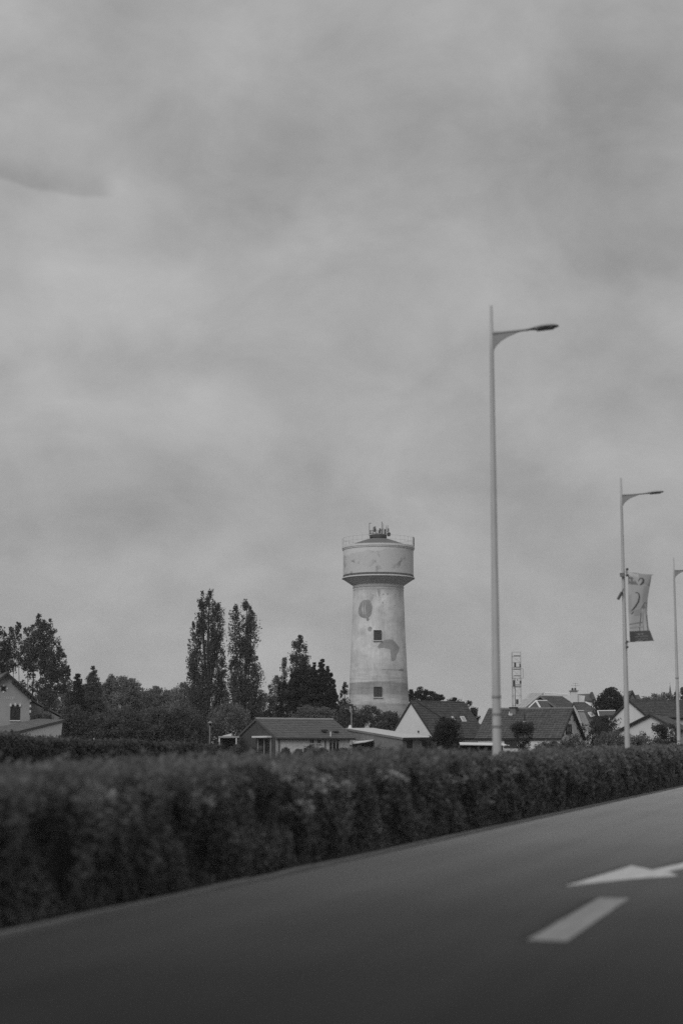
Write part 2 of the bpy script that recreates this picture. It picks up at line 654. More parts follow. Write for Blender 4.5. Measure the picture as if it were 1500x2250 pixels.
# ------------------------------------------------------------------ ground and road
gm = MB()
gm.add([(-1500, -200, -.02), (1500, -200, -.02), (1500, 2200, -.02), (-1500, 2200, -.02)], [(0, 1, 2, 3)])
tag(gm.build('ground', M_GRASS), kind='structure')

A = R(17.0)                        # the road runs 17 degrees to the right of the view
SA, CA = math.sin(A), math.cos(A)


def road_pt(s, l, z=0.0):
    return Vector((SA * s - CA * l, CA * s + SA * l, z))


ROT = R(90) - A                    # local x = along the road, local y = to the left


def road_obj(name, mb, m, z=0.0, kind='structure'):
    o = mb.build(name, m)
    o.rotation_euler = (0, 0, ROT)
    o.location = (0, 0, z)
    if kind:
        o['kind'] = kind
    return o


rb = MB()
NS = 60
for i in range(NS):
    s0, s1 = -30 + i * 10, -30 + (i + 1) * 10
    rb.add([(s0, -6.0, 0), (s1, -6.0, 0), (s1, 5.45, 0), (s0, 5.45, 0)], [(0, 1, 2, 3)])
road_obj('road', rb, M_ASPHALT)
kb = MB()
for i in range(120):
    s0 = -6 + i * 1.0
    j = random.uniform(-.004, .004)
    kb.box(s0 + .004, 5.452 + j, -.05, s0 + .996, 5.545 + j, .035 + j)
road_obj('kerb', kb, M_KERB)
vb = MB()
for i in range(46):
    s0 = -10 + i * 3
    vb.box(s0, 5.553, -.04, s0 + 3, 7.6, .02)
road_obj('verge', vb, M_SOIL)
rb2 = MB()
rb2.box(-30, -6.15, -.05, 560, -6.003, .1)
road_obj('kerb', rb2, M_KERB)

# painted markings on the lane line
group = 'white markings on the lane line'


def marking(name, label, polys, m):
    c = Vector((0, 0))
    nall = 0
    for poly in polys:
        for p in poly:
            c += Vector(p)
            nall += 1
    c /= nall
    b = MB()
    for poly in polys:
        b.add([(p[0] - c.x, p[1] - c.y, 0) for p in poly], [tuple(range(len(poly)))])
    o = b.build(name, m)
    o.location = road_pt(c.x, c.y, .004)
    o.rotation_euler = (0, 0, ROT)
    return tag(o, label, 'road marking', group)


def quad_dash(s0, s1, lc, hw=.105):
    # cut square to the lane, slightly ragged edge
    top = [(s0 + (s1 - s0) * i / 8, lc + hw + random.uniform(-.006, .006)) for i in range(9)]
    bot = [(s0 + (s1 - s0) * i / 8, lc - hw + random.uniform(-.006, .006)) for i in range(9)]
    return bot + top[::-1]


marking('lane_dash', 'white painted dash on the asphalt, in front of the white arrow tip', [quad_dash(11.03, 14.33, 1.96, .13)], M_DASHPAINT)
marking('road_arrow', 'white painted merge arrow on the asphalt beyond the dash',
        [[(15.42, 2.56), (16.5, 2.07), (17.02, 1.68), (17.56, 1.84), (17.78, 2.03), (18.36, 2.31)],
         [(17.56, 1.838), (18.9, 1.575), (20.4, 1.42), (22.5, 1.36), (22.5, 1.60), (20.4, 1.655), (18.95, 1.81), (17.782, 2.028)]], M_ROADPAINT)

# ------------------------------------------------------------------ near hedge
HS = list(np.arange(3.5, 24, 1.0)) + list(np.arange(24, 60, 2.0)) + list(np.arange(60, 118, 4.0))


def hedge_h(s):
    return float(np.interp(s, [3, 14, 25, 32, 45, 60, 120], [1.02, 1.05, 1.10, 1.09, 1.17, 1.28, 1.43]))


hl = []
for s in HS:
    p = road_pt(s, 5.63)
    hl.append((p.x, p.y, hedge_h(s)))


def pale_mask(S, s, p, r):
    # tufts of pale young growth, most of them on one stretch of the hedge
    d = p[:, 1]
    spots = ((17.6, 1.00, .34), (18.6, .92, .45), (19.6, .80, .3), (18.0, .62, .25), (19.8, .55, .25), (21.6, .9, .3), (22.6, .5, .3), (20.9, .35, .3),
             (15.2, .8, .2), (13.3, .9, .22), (25.4, .8, .3), (27.2, .5, .4), (29.5, .85, .3))
    mk = np.zeros(len(d), bool)
    for (yy, zz, rr) in spots:
        mk |= ((d - yy) ** 2 / (rr * 1.2) ** 2 + (p[:, 2] - zz) ** 2 / (rr * .35) ** 2) < 1
    return mk & (r < .65)


hedge('hedge', 'long trimmed hedge running along the kerb beside the road', 'hedge', hl, 1.7, M_HEDGE,
      lambda d: float(np.interp(d, [8, 25, 60, 110], [.055, .075, .12, .2])),
      lambda d: float(np.interp(d, [8, 25, 60, 110], [1700, 1000, 420, 160])), pale=pale_mask)

# a second hedge across the meadow
bl = []
for i in range(13):
    t = i / 12
    px = -70 + t * 570
    Y = 44 + t * 22
    top = 1617 + 22 * t + 2 * math.sin(i * 1.9) - (8 if i < 2 else 0)
    bl.append((X(px, Y), Y, Z(top, Y)))
hedge('hedge', 'shaggy dark hedge across the meadow in front of the shrubs', 'hedge', bl, 1.4,
      mat('field_hedge_leaf', .075, rough=.7, noise=1.2, amp=.5, island=.4, spec=.2),
      lambda d: .12, lambda d: 420)

# rough meadow grass between the hedges
N = 26000
gs = rng.random(N)
Yg = 15 + 60 * gs ** 1.2
pxg = -60 + rng.random(N) * 1200
xg = (pxg - 750) / F * Yg
lside = -CA * xg * 1.0 + SA * Yg      # distance to the left of the road line
ok = lside > 7.9
xg, Yg = xg[ok], Yg[ok]
hh = .25 + .45 * rng.random(len(xg))
go = leaf_object('meadow_grass', np.stack([xg, Yg, hh * .5], 1), hh * 1.1, mat('tall_grass', .085, rough=.9, noise=.4, amp=.4, island=.35, spec=.15), None, up=0, aspect=.12, vertical=3.5)
tag(go, 'rough tall grass growing in the meadow behind the near hedge', 'grass', kind='stuff')

# ------------------------------------------------------------------ street lamps
AH = 9.0


def lamp_post(px_base, Y, top_py, arm_py, label, bands):
    base = Vector((X(px_base, Y), Y, 0))
    root = thing('street_lamp', label, 'street lamp', base, 0, 'street lamps along the hedge')
    zt, za = Z(top_py, Y), Z(arm_py, Y)
    mb = MB()
    mb.tube([(0, 0, -.05), (0, 0, .9), (0, 0, 1.0), (0, 0, za * .5), (0, 0, za - .4), (0, 0, zt)], [.098, .092, .086, .062, .04, .030], 16)
    mb.build('pole', M_GALV, root, True)
    for zb in bands:
        bb = MB()
        bb.tube([(0, 0, zb - .02), (0, 0, zb + .02)], [.098 - .006 * zb + .004] * 2, 16)
        bb.build('clamp_band', mat('band_steel', .22, rough=.6, noise=8, amp=.3), root)
    # arm: over the road, square to the lane
    ad = Vector((CA, -SA, 0))
    side = Vector((SA, CA, 0))

    def at(u, z, v=0.0):
        return ad * u + side * v + Vector((0, 0, z))
    am = MB()
    am.tube([at(.02, za - .03), at(.35, za - .015), at(.72, za - .012)], [.036, .030, .024], 10)
    am.build('arm', M_GALV, root, True)
    g = MB()
    out = [(.03, za - .06), (.45, za - .035), (.60, za - .02), (.44, za - .075), (.30, za - .125), (.18, za - .195), (.09, za - .275), (.035, za - .37)]
    vs = [at(u, z, .012) for u, z in out] + [at(u, z, -.012) for u, z in out]
    n = len(out)
    g.add(vs, [tuple(range(n)), tuple(range(2 * n - 1, n - 1, -1))] + [(i, i + n, (i + 1) % n + n, (i + 1) % n) for i in range(n)])
    g.build('bracket', mat('bracket_steel', .24, rough=.6, noise=4, amp=.15), root)
    # lamp head: flat teardrop shell
    hd = MB()
    secs = [(.66, .024, .02), (.74, .05, .035), (.86, .11, .055), (.98, .15, .068), (1.10, .155, .066), (1.20, .12, .052), (1.27, .06, .03), (1.29, .01, .008)]
    vs, fs = [], []
    nn = 16
    for u, hw, ht in secs:
        zc = za - .012 + (u - .66) * .05
        for j in range(nn):
            th = 2 * math.pi * j / nn
            zz = math.sin(th) * ht
            if zz < 0:
                zz *= .45
            vs.append(at(u, zc + zz, math.cos(th) * hw))
    for i in range(len(secs) - 1):
        for j in range(nn):
            k2 = (j + 1) % nn
            fs.append((i * nn + j, i * nn + k2, (i + 1) * nn + k2, (i + 1) * nn + j))
    fs.append(tuple(range(nn)))
    fs.append(tuple((len(secs) - 1) * nn + j for j in range(nn))[::-1])
    hd.add(vs, fs)
    lh = hd.build('lamp_head', M_LAMP, root, True)
    df = MB()
    for u0, u1, hw in ((.86, 1.18, .105),):
        zc0, zc1 = za - .012 + (u0 - .66) * .05 - .032, za - .012 + (u1 - .66) * .05 - .032
        df.slab([at(u0, zc0, hw), at(u1, zc1, hw), at(u1, zc1, -hw), at(u0, zc0, -hw)], .02)
    df.build('diffuser', M_DIFF, lh)
    return root, za


Y1, Y2, Y3 = 30.4, 49.7, 70.2
lamp_post(1091, Y1, 672, 729, 'tall grey street lamp closest to the camera, standing in the hedge', [Z(1531, Y1), Z(1569, Y1), Z(1596, Y1)])
lp2, _ = lamp_post(1377, Y2, 1050, 1086, 'grey street lamp carrying the printed banner', [])
lamp_post(1490, Y3, 1225, 1252, 'grey street lamp cut by the edge, its arm out of the picture', [Z(1628, Y3), Z(1490, Y3)])

# banner and camera box on the second lamp
B0 = P(1381, 1335, Y2 - .12)
ban = thing('banner', 'printed cloth banner hanging from the middle street lamp', 'banner', (B0.x, B0.y, B0.z))
NY, NX = 14, 6


def ban_edge(t):
    """left and right photo columns of the cloth at height parameter t"""
    py = 1258 + t * 153
    xl = np.interp(t, [0, .12, .5, .9, 1], [1379, 1379, 1379, 1382, 1383])
    xr = np.interp(t, [0, .15, .35, .55, .78, .87, 1], [1431, 1427, 1422, 1420, 1423, 1428, 1435])
    return py, xl, xr


def ban_pt(a, t, off=0.0):
    py, xl, xr = ban_edge(t)
    px = xl + (xr - xl) * a
    py = py + a * np.interp(t, [0, 1], [4, -3])
    wave = .07 * math.sin(math.pi * min(max(t, 0), 1)) * a + .02 * math.sin(a * 5 + t * 6)
    return P(px, py, Y2 - .12 + wave - off) - B0


b = MB()
vs = [ban_pt(i / NX, j / NY) for j in range(NY + 1) for i in range(NX + 1)]
b.add(vs, [(j * (NX + 1) + i, j * (NX + 1) + i + 1, (j + 1) * (NX + 1) + i + 1, (j + 1) * (NX + 1) + i) for j in range(NY) for i in range(NX)])
cloth = b.build('cloth', M_CLOTH, ban, True)
sol = cloth.modifiers.new('thickness', 'SOLIDIFY')
sol.thickness = .004


def ban_patch(name, a0, a1, t0, t1, m, shape=None, off=.006, lab=None):
    q = MB()
    n = 6
    vs = []
    for j in range(n + 1):
        for i in range(n + 1):
            u, v = i / n, j / n
            lo, hi = (0, 1) if shape is None else shape(v)
            vs.append(ban_pt(a0 + (a1 - a0) * (lo + (hi - lo) * u), t0 + (t1 - t0) * v, off))
    q.add(vs, [(j * (n + 1) + i, j * (n + 1) + i + 1, (j + 1) * (n + 1) + i + 1, (j + 1) * (n + 1) + i) for j in range(n) for i in range(n)])
    return q.build(name, m, cloth)


def ban_stroke(name, pts, wd, m, off=.010):
    q = MB()
    vs = []
    for i, (a, t) in enumerate(pts):
        a2, t2 = pts[min(i + 1, len(pts) - 1)]
        a1, t1 = pts[max(i - 1, 0)]
        da, dt = (a2 - a1) * .72, (t2 - t1) * 2.1
        l = math.hypot(da, dt) or 1
        wv = wd[i] if hasattr(wd, '__len__') else wd
        na, nt = -dt / l * wv / .72, da / l * wv / 2.1
        vs += [ban_pt(a + na, t + nt, off), ban_pt(a - na, t - nt, off)]
    q.add(vs, [(2 * i, 2 * i + 1, 2 * i + 3, 2 * i + 2) for i in range(len(pts) - 1)])
    return q.build(name, m, cloth)


ban_patch('printed_panel', .0, 1.0, .845, .995, M_PRINTD)
ban_patch('printed_patch', .0, .50, .06, .17, M_PRINTM, lambda v: (0, .35 + .6 * v))
ban_patch('printed_patch', .35, .98, .005, .15, M_PRINTL, lambda v: (.1 + .3 * v, 1 - .1 * v))
ban_patch('printed_patch', .62, .99, .42, .53, M_PRINTM, lambda v: (.55 - .5 * v, 1))
ban_patch('printed_patch', .0, .16, .31, .58, M_PRINTL)
ban_patch('printed_patch', .74, 1.0, .18, .42, M_PRINTL)
ban_patch('printed_patch', .3, .98, .53, .62, M_PRINTL, lambda v: (0, 1 - .3 * v))
ban_stroke('printed_line', [(.45, .115), (.50, .075), (.60, .065), (.68, .09), (.67, .13), (.60, .155), (.54, .165)], [.012, .014, .016, .03, .034, .024, .012], M_PRINTD)
ban_stroke('printed_line', [(.34, .285), (.44, .28), (.53, .30), (.57, .35), (.53, .41), (.42, .47), (.28, .52), (.14, .555)], [.008, .012, .018, .024, .026, .026, .022, .010], M_PRINTD)
ban_stroke('printed_line', [(.28, .56), (.14, .60)], .014, M_PRINTD)
ban_stroke('printed_line', [(.68, .58), (.62, .68), (.56, .78), (.50, .845)], .013, M_PRINTD)
ban_stroke('printed_line', [(.78, .58), (.74, .72), (.70, .845)], .010, M_PRINTM)
ban_stroke('printed_line', [(.98, .60), (.97, .72), (.90, .845)], .014, M_PRINTD)
ban_stroke('printed_line', [(.02, .745), (.4, .728), (.72, .722)], .012, M_PRINTM)
ban_stroke('printed_line', [(.04, .795), (.4, .785), (.72, .78)], .022, M_PRINTL)
for (t, a0, n, dw) in ((.885, .28, 8, .05), (.925, .22, 11, .055), (.962, .32, 9, .052)):
    for i in range(n):
        a = a0 + i * dw
        ban_stroke('printed_letter', [(a, t + .006 * (i % 3)), (a + dw * .6, t - .004)], .014 if t < .95 else .010, M_PRINTM, .012)
for (py, x1, yo) in ((1258, 1434, 0), (1412, 1437, 0)):
    a0 = P(1372, py - 1, Y2 - .10) - B0
    a1 = P(x1, py + (5 if py < 1300 else -5), Y2 - .10) - B0
    hb = MB()
    hb.tube([a0, a1], .012, 8)
    hb.build('rod', M_GALV, ban)
for py in (1251, 1264, 1410, 1422):
    p = P(1377, py, Y2 - .1) - B0
    cl = MB()
    cl.box(p.x - .035, p.y - .06, p.z - .03, p.x + .025, p.y + .06, p.z + .03)
    cl.build('clamp', M_STEELD, ban)
for (a, c_) in ((1252, 1263), (1411, 1421)):
    p0, p1 = P(1376, a, Y2 - .1) - B0, P(1376, c_, Y2 - .1) - B0
    st = MB()
    st.tube([p0, p1], .018, 8)
    st.build('clamp_strap', M_STEELM, ban)
S0 = P(1361, 1309, Y2 - .1)
spot = thing('floodlight', 'small dark tilted floodlight box fixed to the banner lamp post', 'floodlight', S0)
sb = MB()
d = (P(1355, 1317, Y2 - .1) - P(1364, 1301, Y2 - .1))
sb.tube([-d * .5, d * .5], .042, 8)
sb.build('housing', M_STEELD, spot)
sb = MB()
sb.tube([(.0, 0, .0), P(1369, 1293, Y2 - .05) - S0], .015, 6)
sb.build('bracket', M_STEELM, spot)
S1 = P(1365, 1264, Y2 - .1)
jb = thing('junction_box', 'small grey box strapped to the lamp post beside the banner top', 'box', S1)
sb = MB()
sb.box(-.05, -.05, -.045, .07, .05, .05)
sb.build('housing', M_STEELM, jb)
sb = MB()
sb.box(-.055, -.056, .05, .075, .056, .062)
sb.build('lid', M_STEELD, jb)

# ------------------------------------------------------------------ water tower
TY = 220.0
TX = X(832, TY)
mpp = TY / F
tower = thing('water_tower', 'painted concrete water tower with flared tank, dome and antennas', 'water tower', (TX, TY, 0))


def make_tower_paint():
    m = bpy.data.materials.new('painted_tower_shaft')
    m.use_nodes = True
    t = m.node_tree
    b = t.nodes['Principled BSDF']
    b.inputs['Roughness'].default_value = .85
    b.inputs['Specular IOR Level'].default_value = .25
    q = NT(t)
    tcn = q.node('ShaderNodeTexCoord')
    ox, oy, oz = q.sep(tcn.outputs['Object'])
    ang = q.m('ARCTAN2', ox, q.m('MULTIPLY', oy, -1.0))
    cyl = q.comb(q.m('MULTIPLY', ang, 3.6), 0.0, oz)
    sea = q.noise(q.comb(q.m('MULTIPLY', ang, .9), 4.0, q.m('MULTIPLY', oz, 2.4)), 1.6, 6, .65, .2)
    cloud = q.noise(q.comb(q.m('MULTIPLY', ang, 3.0), 0.0, q.m('MULTIPLY', oz, .75)), .55, 7, .66, .5)
    fine = q.noise(cyl, 3.0, 5, .7)
    streak = q.noise(q.comb(q.m('MULTIPLY', ang, 14.0), 1.0, q.m('MULTIPLY', oz, .25)), 1.0, 4, .6)
    ramp = q.node('ShaderNodeValToRGB')
    cr = ramp.color_ramp
    cr.interpolation = 'LINEAR'
    zlo, zhi = Z(1600, TY), Z(1285, TY)

    def stop(py):
        return (Z(py, TY) - zlo) / (zhi - zlo)
    pts = [(1598, .36), (1566, .36), (1556, .35), (1551, .35), (1546, .45), (1538, .49), (1529, .43), (1527, .32), (1503, .29), (1500, .34), (1498, .46), (1478, .50), (1474, .47), (1472, .52), (1440, .56), (1400, .56), (1290, .57)]
    while len(cr.elements) < len(pts):
        cr.elements.new(.5)
    for e, (py, v) in zip(cr.elements, sorted(pts, key=lambda p: -p[0])):
        e.position = min(max(stop(py), 0), 1)
        e.color = (v, v, v, 1)
    zj = q.m('ADD', oz, q.m('MULTIPLY', q.m('SUBTRACT', sea, .5), 1.1))
    t.links.new(q.m('DIVIDE', q.m('SUBTRACT', zj, zlo), zhi - zlo), ramp.inputs[0])
    rv = q.node('ShaderNodeRGBToBW')
    t.links.new(ramp.outputs[0], rv.inputs[0])
    low = q.smooth(oz, Z(1500, TY), Z(1470, TY), 1.0, 0.15)
    f = q.m('ADD', 1.0, q.m('MULTIPLY', q.m('SUBTRACT', sea, .5), q.m('MULTIPLY', low, .9)))
    f = q.m('MULTIPLY', f, q.m('ADD', 1.0, q.m('MULTIPLY', q.m('SUBTRACT', cloud, .5), 1.35)))
    f = q.m('MULTIPLY', f, q.m('ADD', 1.0, q.m('MULTIPLY', q.m('SUBTRACT', fine, .5), .40)))
    f = q.m('MULTIPLY', f, q.m('ADD', 1.0, q.m('MULTIPLY', q.m('SUBTRACT', streak, .5), .42)))
    c = q.m('MULTIPLY', rv.outputs[0], f)
    t.links.new(q.comb(c, c, c), b.inputs['Base Color'])
    return m


def make_tank_paint():
    m = bpy.data.materials.new('weathered_tank_concrete')
    m.use_nodes = True
    t = m.node_tree
    b = t.nodes['Principled BSDF']
    b.inputs['Roughness'].default_value = .85
    b.inputs['Specular IOR Level'].default_value = .25
    q = NT(t)
    tcn = q.node('ShaderNodeTexCoord')
    ox, oy, oz = q.sep(tcn.outputs['Object'])
    ang = q.m('ARCTAN2', ox, q.m('MULTIPLY', oy, -1.0))
    cyl = q.comb(q.m('MULTIPLY', ang, 4.8), 0.0, oz)
    blot = q.noise(cyl, .55, 6, .6, .5)
    fine = q.noise(cyl, 3.0, 5, .7)
    edge = q.noise(q.comb(q.m('MULTIPLY', ang, 4.8), 7.0, 0.0), .8, 5, .7)
    # an old coat ends in a ragged line below the rim
    zed = q.m('ADD', oz, q.m('ADD', q.m('MULTIPLY', q.m('SUBTRACT', edge, .5), -1.3), q.m('MULTIPLY', ang, -.32)))
    old = q.smooth(zed, Z(1219, TY), Z(1215, TY), 1.0, 0.0)
    st = q.smooth(blot, .54, .66)
    v = q.m('SUBTRACT', .60, q.m('MULTIPLY', old, q.m('ADD', .09, q.m('MULTIPLY', st, .22))))
    v = q.m('MULTIPLY', v, q.m('ADD', 1.0, q.m('MULTIPLY', q.m('SUBTRACT', fine, .5), .25)))
    t.links.new(q.comb(v, v, v), b.inputs['Base Color'])
    return m


M_SHAFT = make_tower_paint()
M_TANK = make_tank_paint()
M_CONC = mat('grey_concrete', .50, noise=.8, amp=.22)
M_DOME = mat('dome_coating', .12, rough=.8, noise=.8, amp=.2)
rpx = [(1650, 70), (1600, 68.5), (1560, 66.5), (1500, 63.5), (1440, 60.8), (1400, 59), (1340, 57), (1299, 55.5)]


def shaft_r(z):
    zs = [Z(p, TY) for p, _ in rpx]
    return float(np.interp(z, zs, [r * mpp for _, r in rpx]))


prof = [(71 * mpp, -.1)] + [(shaft_r(z), z) for z in np.linspace(0, Z(1294, TY), 30)]
o = MB().lathe(prof, 72, caps=False).build('shaft', M_SHAFT, tower, True)
z1, z2, z3 = Z(1299, TY), Z(1292, TY), Z(1289, TY)
MB().lathe([(54.5 * mpp, z1), (56 * mpp, z1 + .01), (56 * mpp, z1 + .12), (55.3 * mpp, z1 + .16), (55.3 * mpp, z2 - .1), (56.4 * mpp, z2 - .06), (56.4 * mpp, z2 + .1), (55.6 * mpp, z2 + .14), (55.6 * mpp, z3 + .05)], 72).build('collar', mat('collar_concrete', .52, noise=1, amp=.15), tower)
zc = Z(1266.5, TY) - .35
MB().lathe([(55.3 * mpp, z3 - .02), (56 * mpp, z3 + .1), (79 * mpp, zc)], 72).build('tank_cone', M_CONC, tower)
MB().lathe([(78 * mpp, zc - .02), (80.3 * mpp, zc), (80.3 * mpp, zc + .12), (78 * mpp, zc + .17)], 72).build('lower_rim', M_TRIM if False else mat('rim_concrete', .58, noise=1, amp=.15), tower)
zr = Z(1207, TY) - .15
MB().lathe([(77.7 * mpp, zc + .165), (78.3 * mpp, zc + .17), (78.0 * mpp, zc + .36), (77.65 * mpp, zc + .46)], 72, caps=False).build('dark_band', mat('dark_band_concrete', .10, noise=1.2, amp=.6), tower)  # dark blotched ring round the tank just above the lower rim
MB().lathe([(77.6 * mpp, zc + .3), (77.6 * mpp, zr - .02)], 72, caps=False).build('tank', M_TANK, tower, True)
zw = zr + .45
MB().lathe([(77 * mpp, zr - .05), (79 * mpp, zr), (79 * mpp, zr + .14), (80.2 * mpp, zr + .17), (80.2 * mpp, zr + .45), (60 * mpp, zw)], 72).build('upper_rim', MATS['rim_concrete'], tower)
dome = []
zn = Z(1183, TY)
zd0 = zw + .02
for i in range(11):
    t = i / 10
    r = (70 - (70 - 15) * t) * mpp
    dome.append((r, zd0 + (zn - zd0) * (1 - (1 - t) ** 1.15)))
MB().lathe([(70.5 * mpp, zd0 - .3)] + dome, 72, caps=False).build('dome', M_DOME, tower, True)
hp = MB()
hx, hz = 14 * mpp, zn - 1.0
hp.box(hx - .2, -26 * mpp - .3, hz - .35, hx + .25, -26 * mpp + .3, hz - .12 + .05)
hp.build('hatch', M_TRIM, tower)
rl = MB()
rr = 79.3 * mpp
nr = 40
for i in range(nr):
    a = 2 * math.pi * i / nr
    rl.tube([(rr * math.cos(a), rr * math.sin(a), zw - .02), (rr * math.cos(a), rr * math.sin(a), zw + 1.12)], .010, 5)
for zz in (.55, 1.1):
    ring = [(rr * math.cos(2 * math.pi * i / 80), rr * math.sin(2 * math.pi * i / 80), zw + zz) for i in range(81)]
    rl.tube(ring, .010, 5, cap=False)
rl.build('railing', M_STEELM, tower)
# denser guard of the ladder head
ld = MB()
for i in range(6):
    a = -R(18) + R(5) * i
    ld.tube([(rr * math.cos(a), rr * math.sin(a), zw), (rr * math.cos(a), rr * math.sin(a), zw + 1.25)], .03, 5)
ld.build('ladder_guard', M_STEELD, tower)

# antenna platform on the dome
pr = 19 * mpp
MB().lathe([(15 * mpp, zn - .05), (pr, zn + .05), (pr, zn + .42), (pr * .96, zn + .45)], 32).build('antenna_platform', M_STEELD, tower)


def tx(px):
    return (px - 832) * mpp


def tz(py):
    return Z(py, TY)


ap = [(812.5, 1149, .035, 0), (821, 1158, .03, .3), (826, 1157, .035, -.4), (829, 1164, .03, .6), (836, 1160, .03, .5), (840, 1147, .05, -.3), (843.5, 1149, .03, .4), (850, 1155, .04, -.2), (853.5, 1153, .03, .3), (833, 1166, .05, -.5)]
for px, py, r, yo in ap:
    MB().tube([(tx(px), yo, zn + .3), (tx(px), yo, tz(py))], r, 7).build('antenna_mast', M_STEELD if px < 838 else M_STEELM, tower)
MB().tube([(tx(812.5), 0, tz(1150)), (tx(817.5), 0, tz(1149.3))], .03, 6).build('antenna_arm', M_STEELD, tower)
for (x0, y0, x1, y1, yo, m) in ((814, 1166, 816, 1173, .1, M_STEELD), (822, 1158.5, 825, 1170, -.6, M_STEELD), (825.3, 1162, 827, 1172, -.3, M_STEELD), (834, 1162, 837, 1172, -.5, M_STEELD),
                                (838, 1164, 840.3, 1174, -.7, M_STEELD), (841, 1163, 845, 1175.5, -.8, mat('antenna_panel', .33, rough=.5, noise=3, amp=.1)),
                                (845.6, 1164, 848.2, 1175, -.5, M_STEELD), (849.5, 1160, 851, 1172, -.2, M_STEELD), (852.8, 1162, 855.6, 1169, -.4, M_STEELD),
                                (818, 1168, 820, 1174, -.9, MATS['antenna_panel']), (828, 1168, 830, 1174, -.9, MATS['antenna_panel'])):
    b = MB()
    b.box(tx(x0), yo - .09, tz(y1), tx(x1), yo + .09, tz(y0))
    b.build('antenna_panel', m, tower)
b = MB()
b.tube([(tx(855.5), -.35, tz(1174)), (tx(855.5), .35, tz(1174))], .24, 18)
b.build('microwave_dish', M_STEELD, tower)
b = MB()
for (xa, ya, xb, yb) in ((813, 1173, 851, 1173.5), (813, 1166, 830, 1165), (834, 1166, 851, 1164.5), (851, 1168, 856, 1168), (851, 1174, 856, 1174)):
    b.tube([(tx(xa), -.2, tz(ya)), (tx(xb), -.2, tz(yb))], .03, 5)
b.build('antenna_frame', M_STEELD, tower)

# windows of the shaft
for (wx, wy, ww, wh) in ((828.5, 1400, 16.5, 22), (828.5, 1522.5, 17.5, 22)):
    zc_ = Z(wy, TY)
    xx = (wx - 832) * mpp
    yy = -math.sqrt((shaft_r(zc_ - wh * mpp * .55) + .02) ** 2 - (abs(xx) - .1) ** 2)
    hw, hh_ = ww * mpp / 2, wh * mpp / 2
    fr = MB()
    yo = yy - .05
    fr.box(xx - hw, yo - .05, zc_ - hh_, xx - hw + .05, yy + .5, zc_ + hh_)
    fr.box(xx + hw - .05, yo - .05, zc_ - hh_, xx + hw, yy + .5, zc_ + hh_)
    fr.box(xx - hw + .052, yo - .05, zc_ + hh_ - .06, xx + hw - .052, yy + .5, zc_ + hh_)
    fr.box(xx - .02, yo - .02, zc_ - hh_, xx + .02, yy + .4, zc_ + hh_ - .062)
    wobj = fr.build('window', mat('window_frame_grey', .05, rough=.6), tower)
    pn = MB()
    pn.box(xx - hw + .05, yo + .02, zc_ - hh_, xx + hw - .05, yo + .06, zc_ + hh_ - .06)
    pn.build('pane', mat('dusty_glass', .055, rough=.35, noise=2, amp=.3), wobj)
    sl = MB()
    sl.box(xx - hw - .1, yo - .12, zc_ - hh_ - .09, xx + hw + .1, yy + .4, zc_ - hh_ - .002)
    sl.build('sill', MATS['rim_concrete'], wobj)


# painted pictures on the shaft: thin skins following the round wall
def shaft_patch(name, outline, m, n=14, off=.012):
    """outline: polygon in photo pixels, filled by columns"""
    xs = [p[0] for p in outline]
    x0, x1 = min(xs), max(xs)
    q = MB()
    rows = []
    for i in range(n + 1):
        x = x0 + (x1 - x0) * (i + .001) / (n + .002)
        ys = []
        for j in range(len(outline)):
            (ax, ay), (bx, by) = outline[j], outline[(j + 1) % len(outline)]
            if (ax <= x < bx) or (bx <= x < ax):
                ys.append(ay + (by - ay) * (x - ax) / (bx - ax))
        if len(ys) >= 2:
            rows.append((x, min(ys), max(ys)))

    def on(x, y):
        z = Z(y, TY)
        r = shaft_r(z) + off
        xx = (x - 832) * mpp
        return (xx, -math.sqrt(max(r * r - xx * xx, .01)), z)
    kx = 10
    vs = []
    for x, ya, yb in rows:
        for j in range(kx + 1):
            vs.append(on(x, ya + (yb - ya) * j / kx))
    fs = []
    for i in range(len(rows) - 1):
        for j in range(kx):
            a = i * (kx + 1) + j
            fs.append((a, a + 1, a + kx + 2, a + kx + 1))
    q.add(vs, fs)
    return q.build(name, m, tower, True)


def ellipse(cx, cy, rx, ry, rot=0, n=24):
    out = []
    for i in range(n):
        a = 2 * math.pi * i / n
        u, v = rx * math.cos(a), ry * math.sin(a)
        out.append((cx + u * math.cos(rot) - v * math.sin(rot), cy + u * math.sin(rot) + v * math.cos(rot)))
    return out


MP1 = mat('mural_grey', .28, rough=.85, noise=1.1, amp=.55)
MP2 = mat('mural_dark', .24, rough=.85, noise=2, amp=.3)
MP3 = mat('mural_light', .40, rough=.85, noise=1.5, amp=.25)
shaft_patch('painted_balloon', [(789, 1336), (792, 1328), (797, 1324), (801, 1322.5), (806, 1323.5), (810, 1321), (814, 1327), (818, 1338), (817.5, 1347), (813, 1356), (809, 1361), (801, 1360.5), (793, 1355), (786.5, 1348)], MP1)
for dxp, ww in ((-9, 1.6), (-2.5, 2.6), (5, 3.0), (10.5, 2.2)):
    shaft_patch('painted_gore', [(803 + dxp * .55, 1326), (803 + dxp * .55 + ww * .6, 1326), (803 + dxp + ww, 1342), (804 + dxp * .6 + ww * .6, 1357), (804 + dxp * .6, 1357), (803 + dxp, 1342)], MP2 if dxp > 0 else MP3, 5, .020)
shaft_patch('painted_shadow', [(787, 1350), (791, 1352), (803, 1355), (816, 1350), (814, 1356), (808, 1362), (800, 1362), (791, 1358)], MP2, 10, .028)
shaft_patch('painted_basket', [(804.5, 1361), (810, 1361), (810.5, 1366), (808, 1369), (804.5, 1367)], MP2, 5, .02)
shaft_patch('painted_stain', [(812, 1318), (817, 1310), (821, 1312), (818, 1322), (813, 1328)], mat('mural_smudge', .40, noise=2, amp=.3), 6)
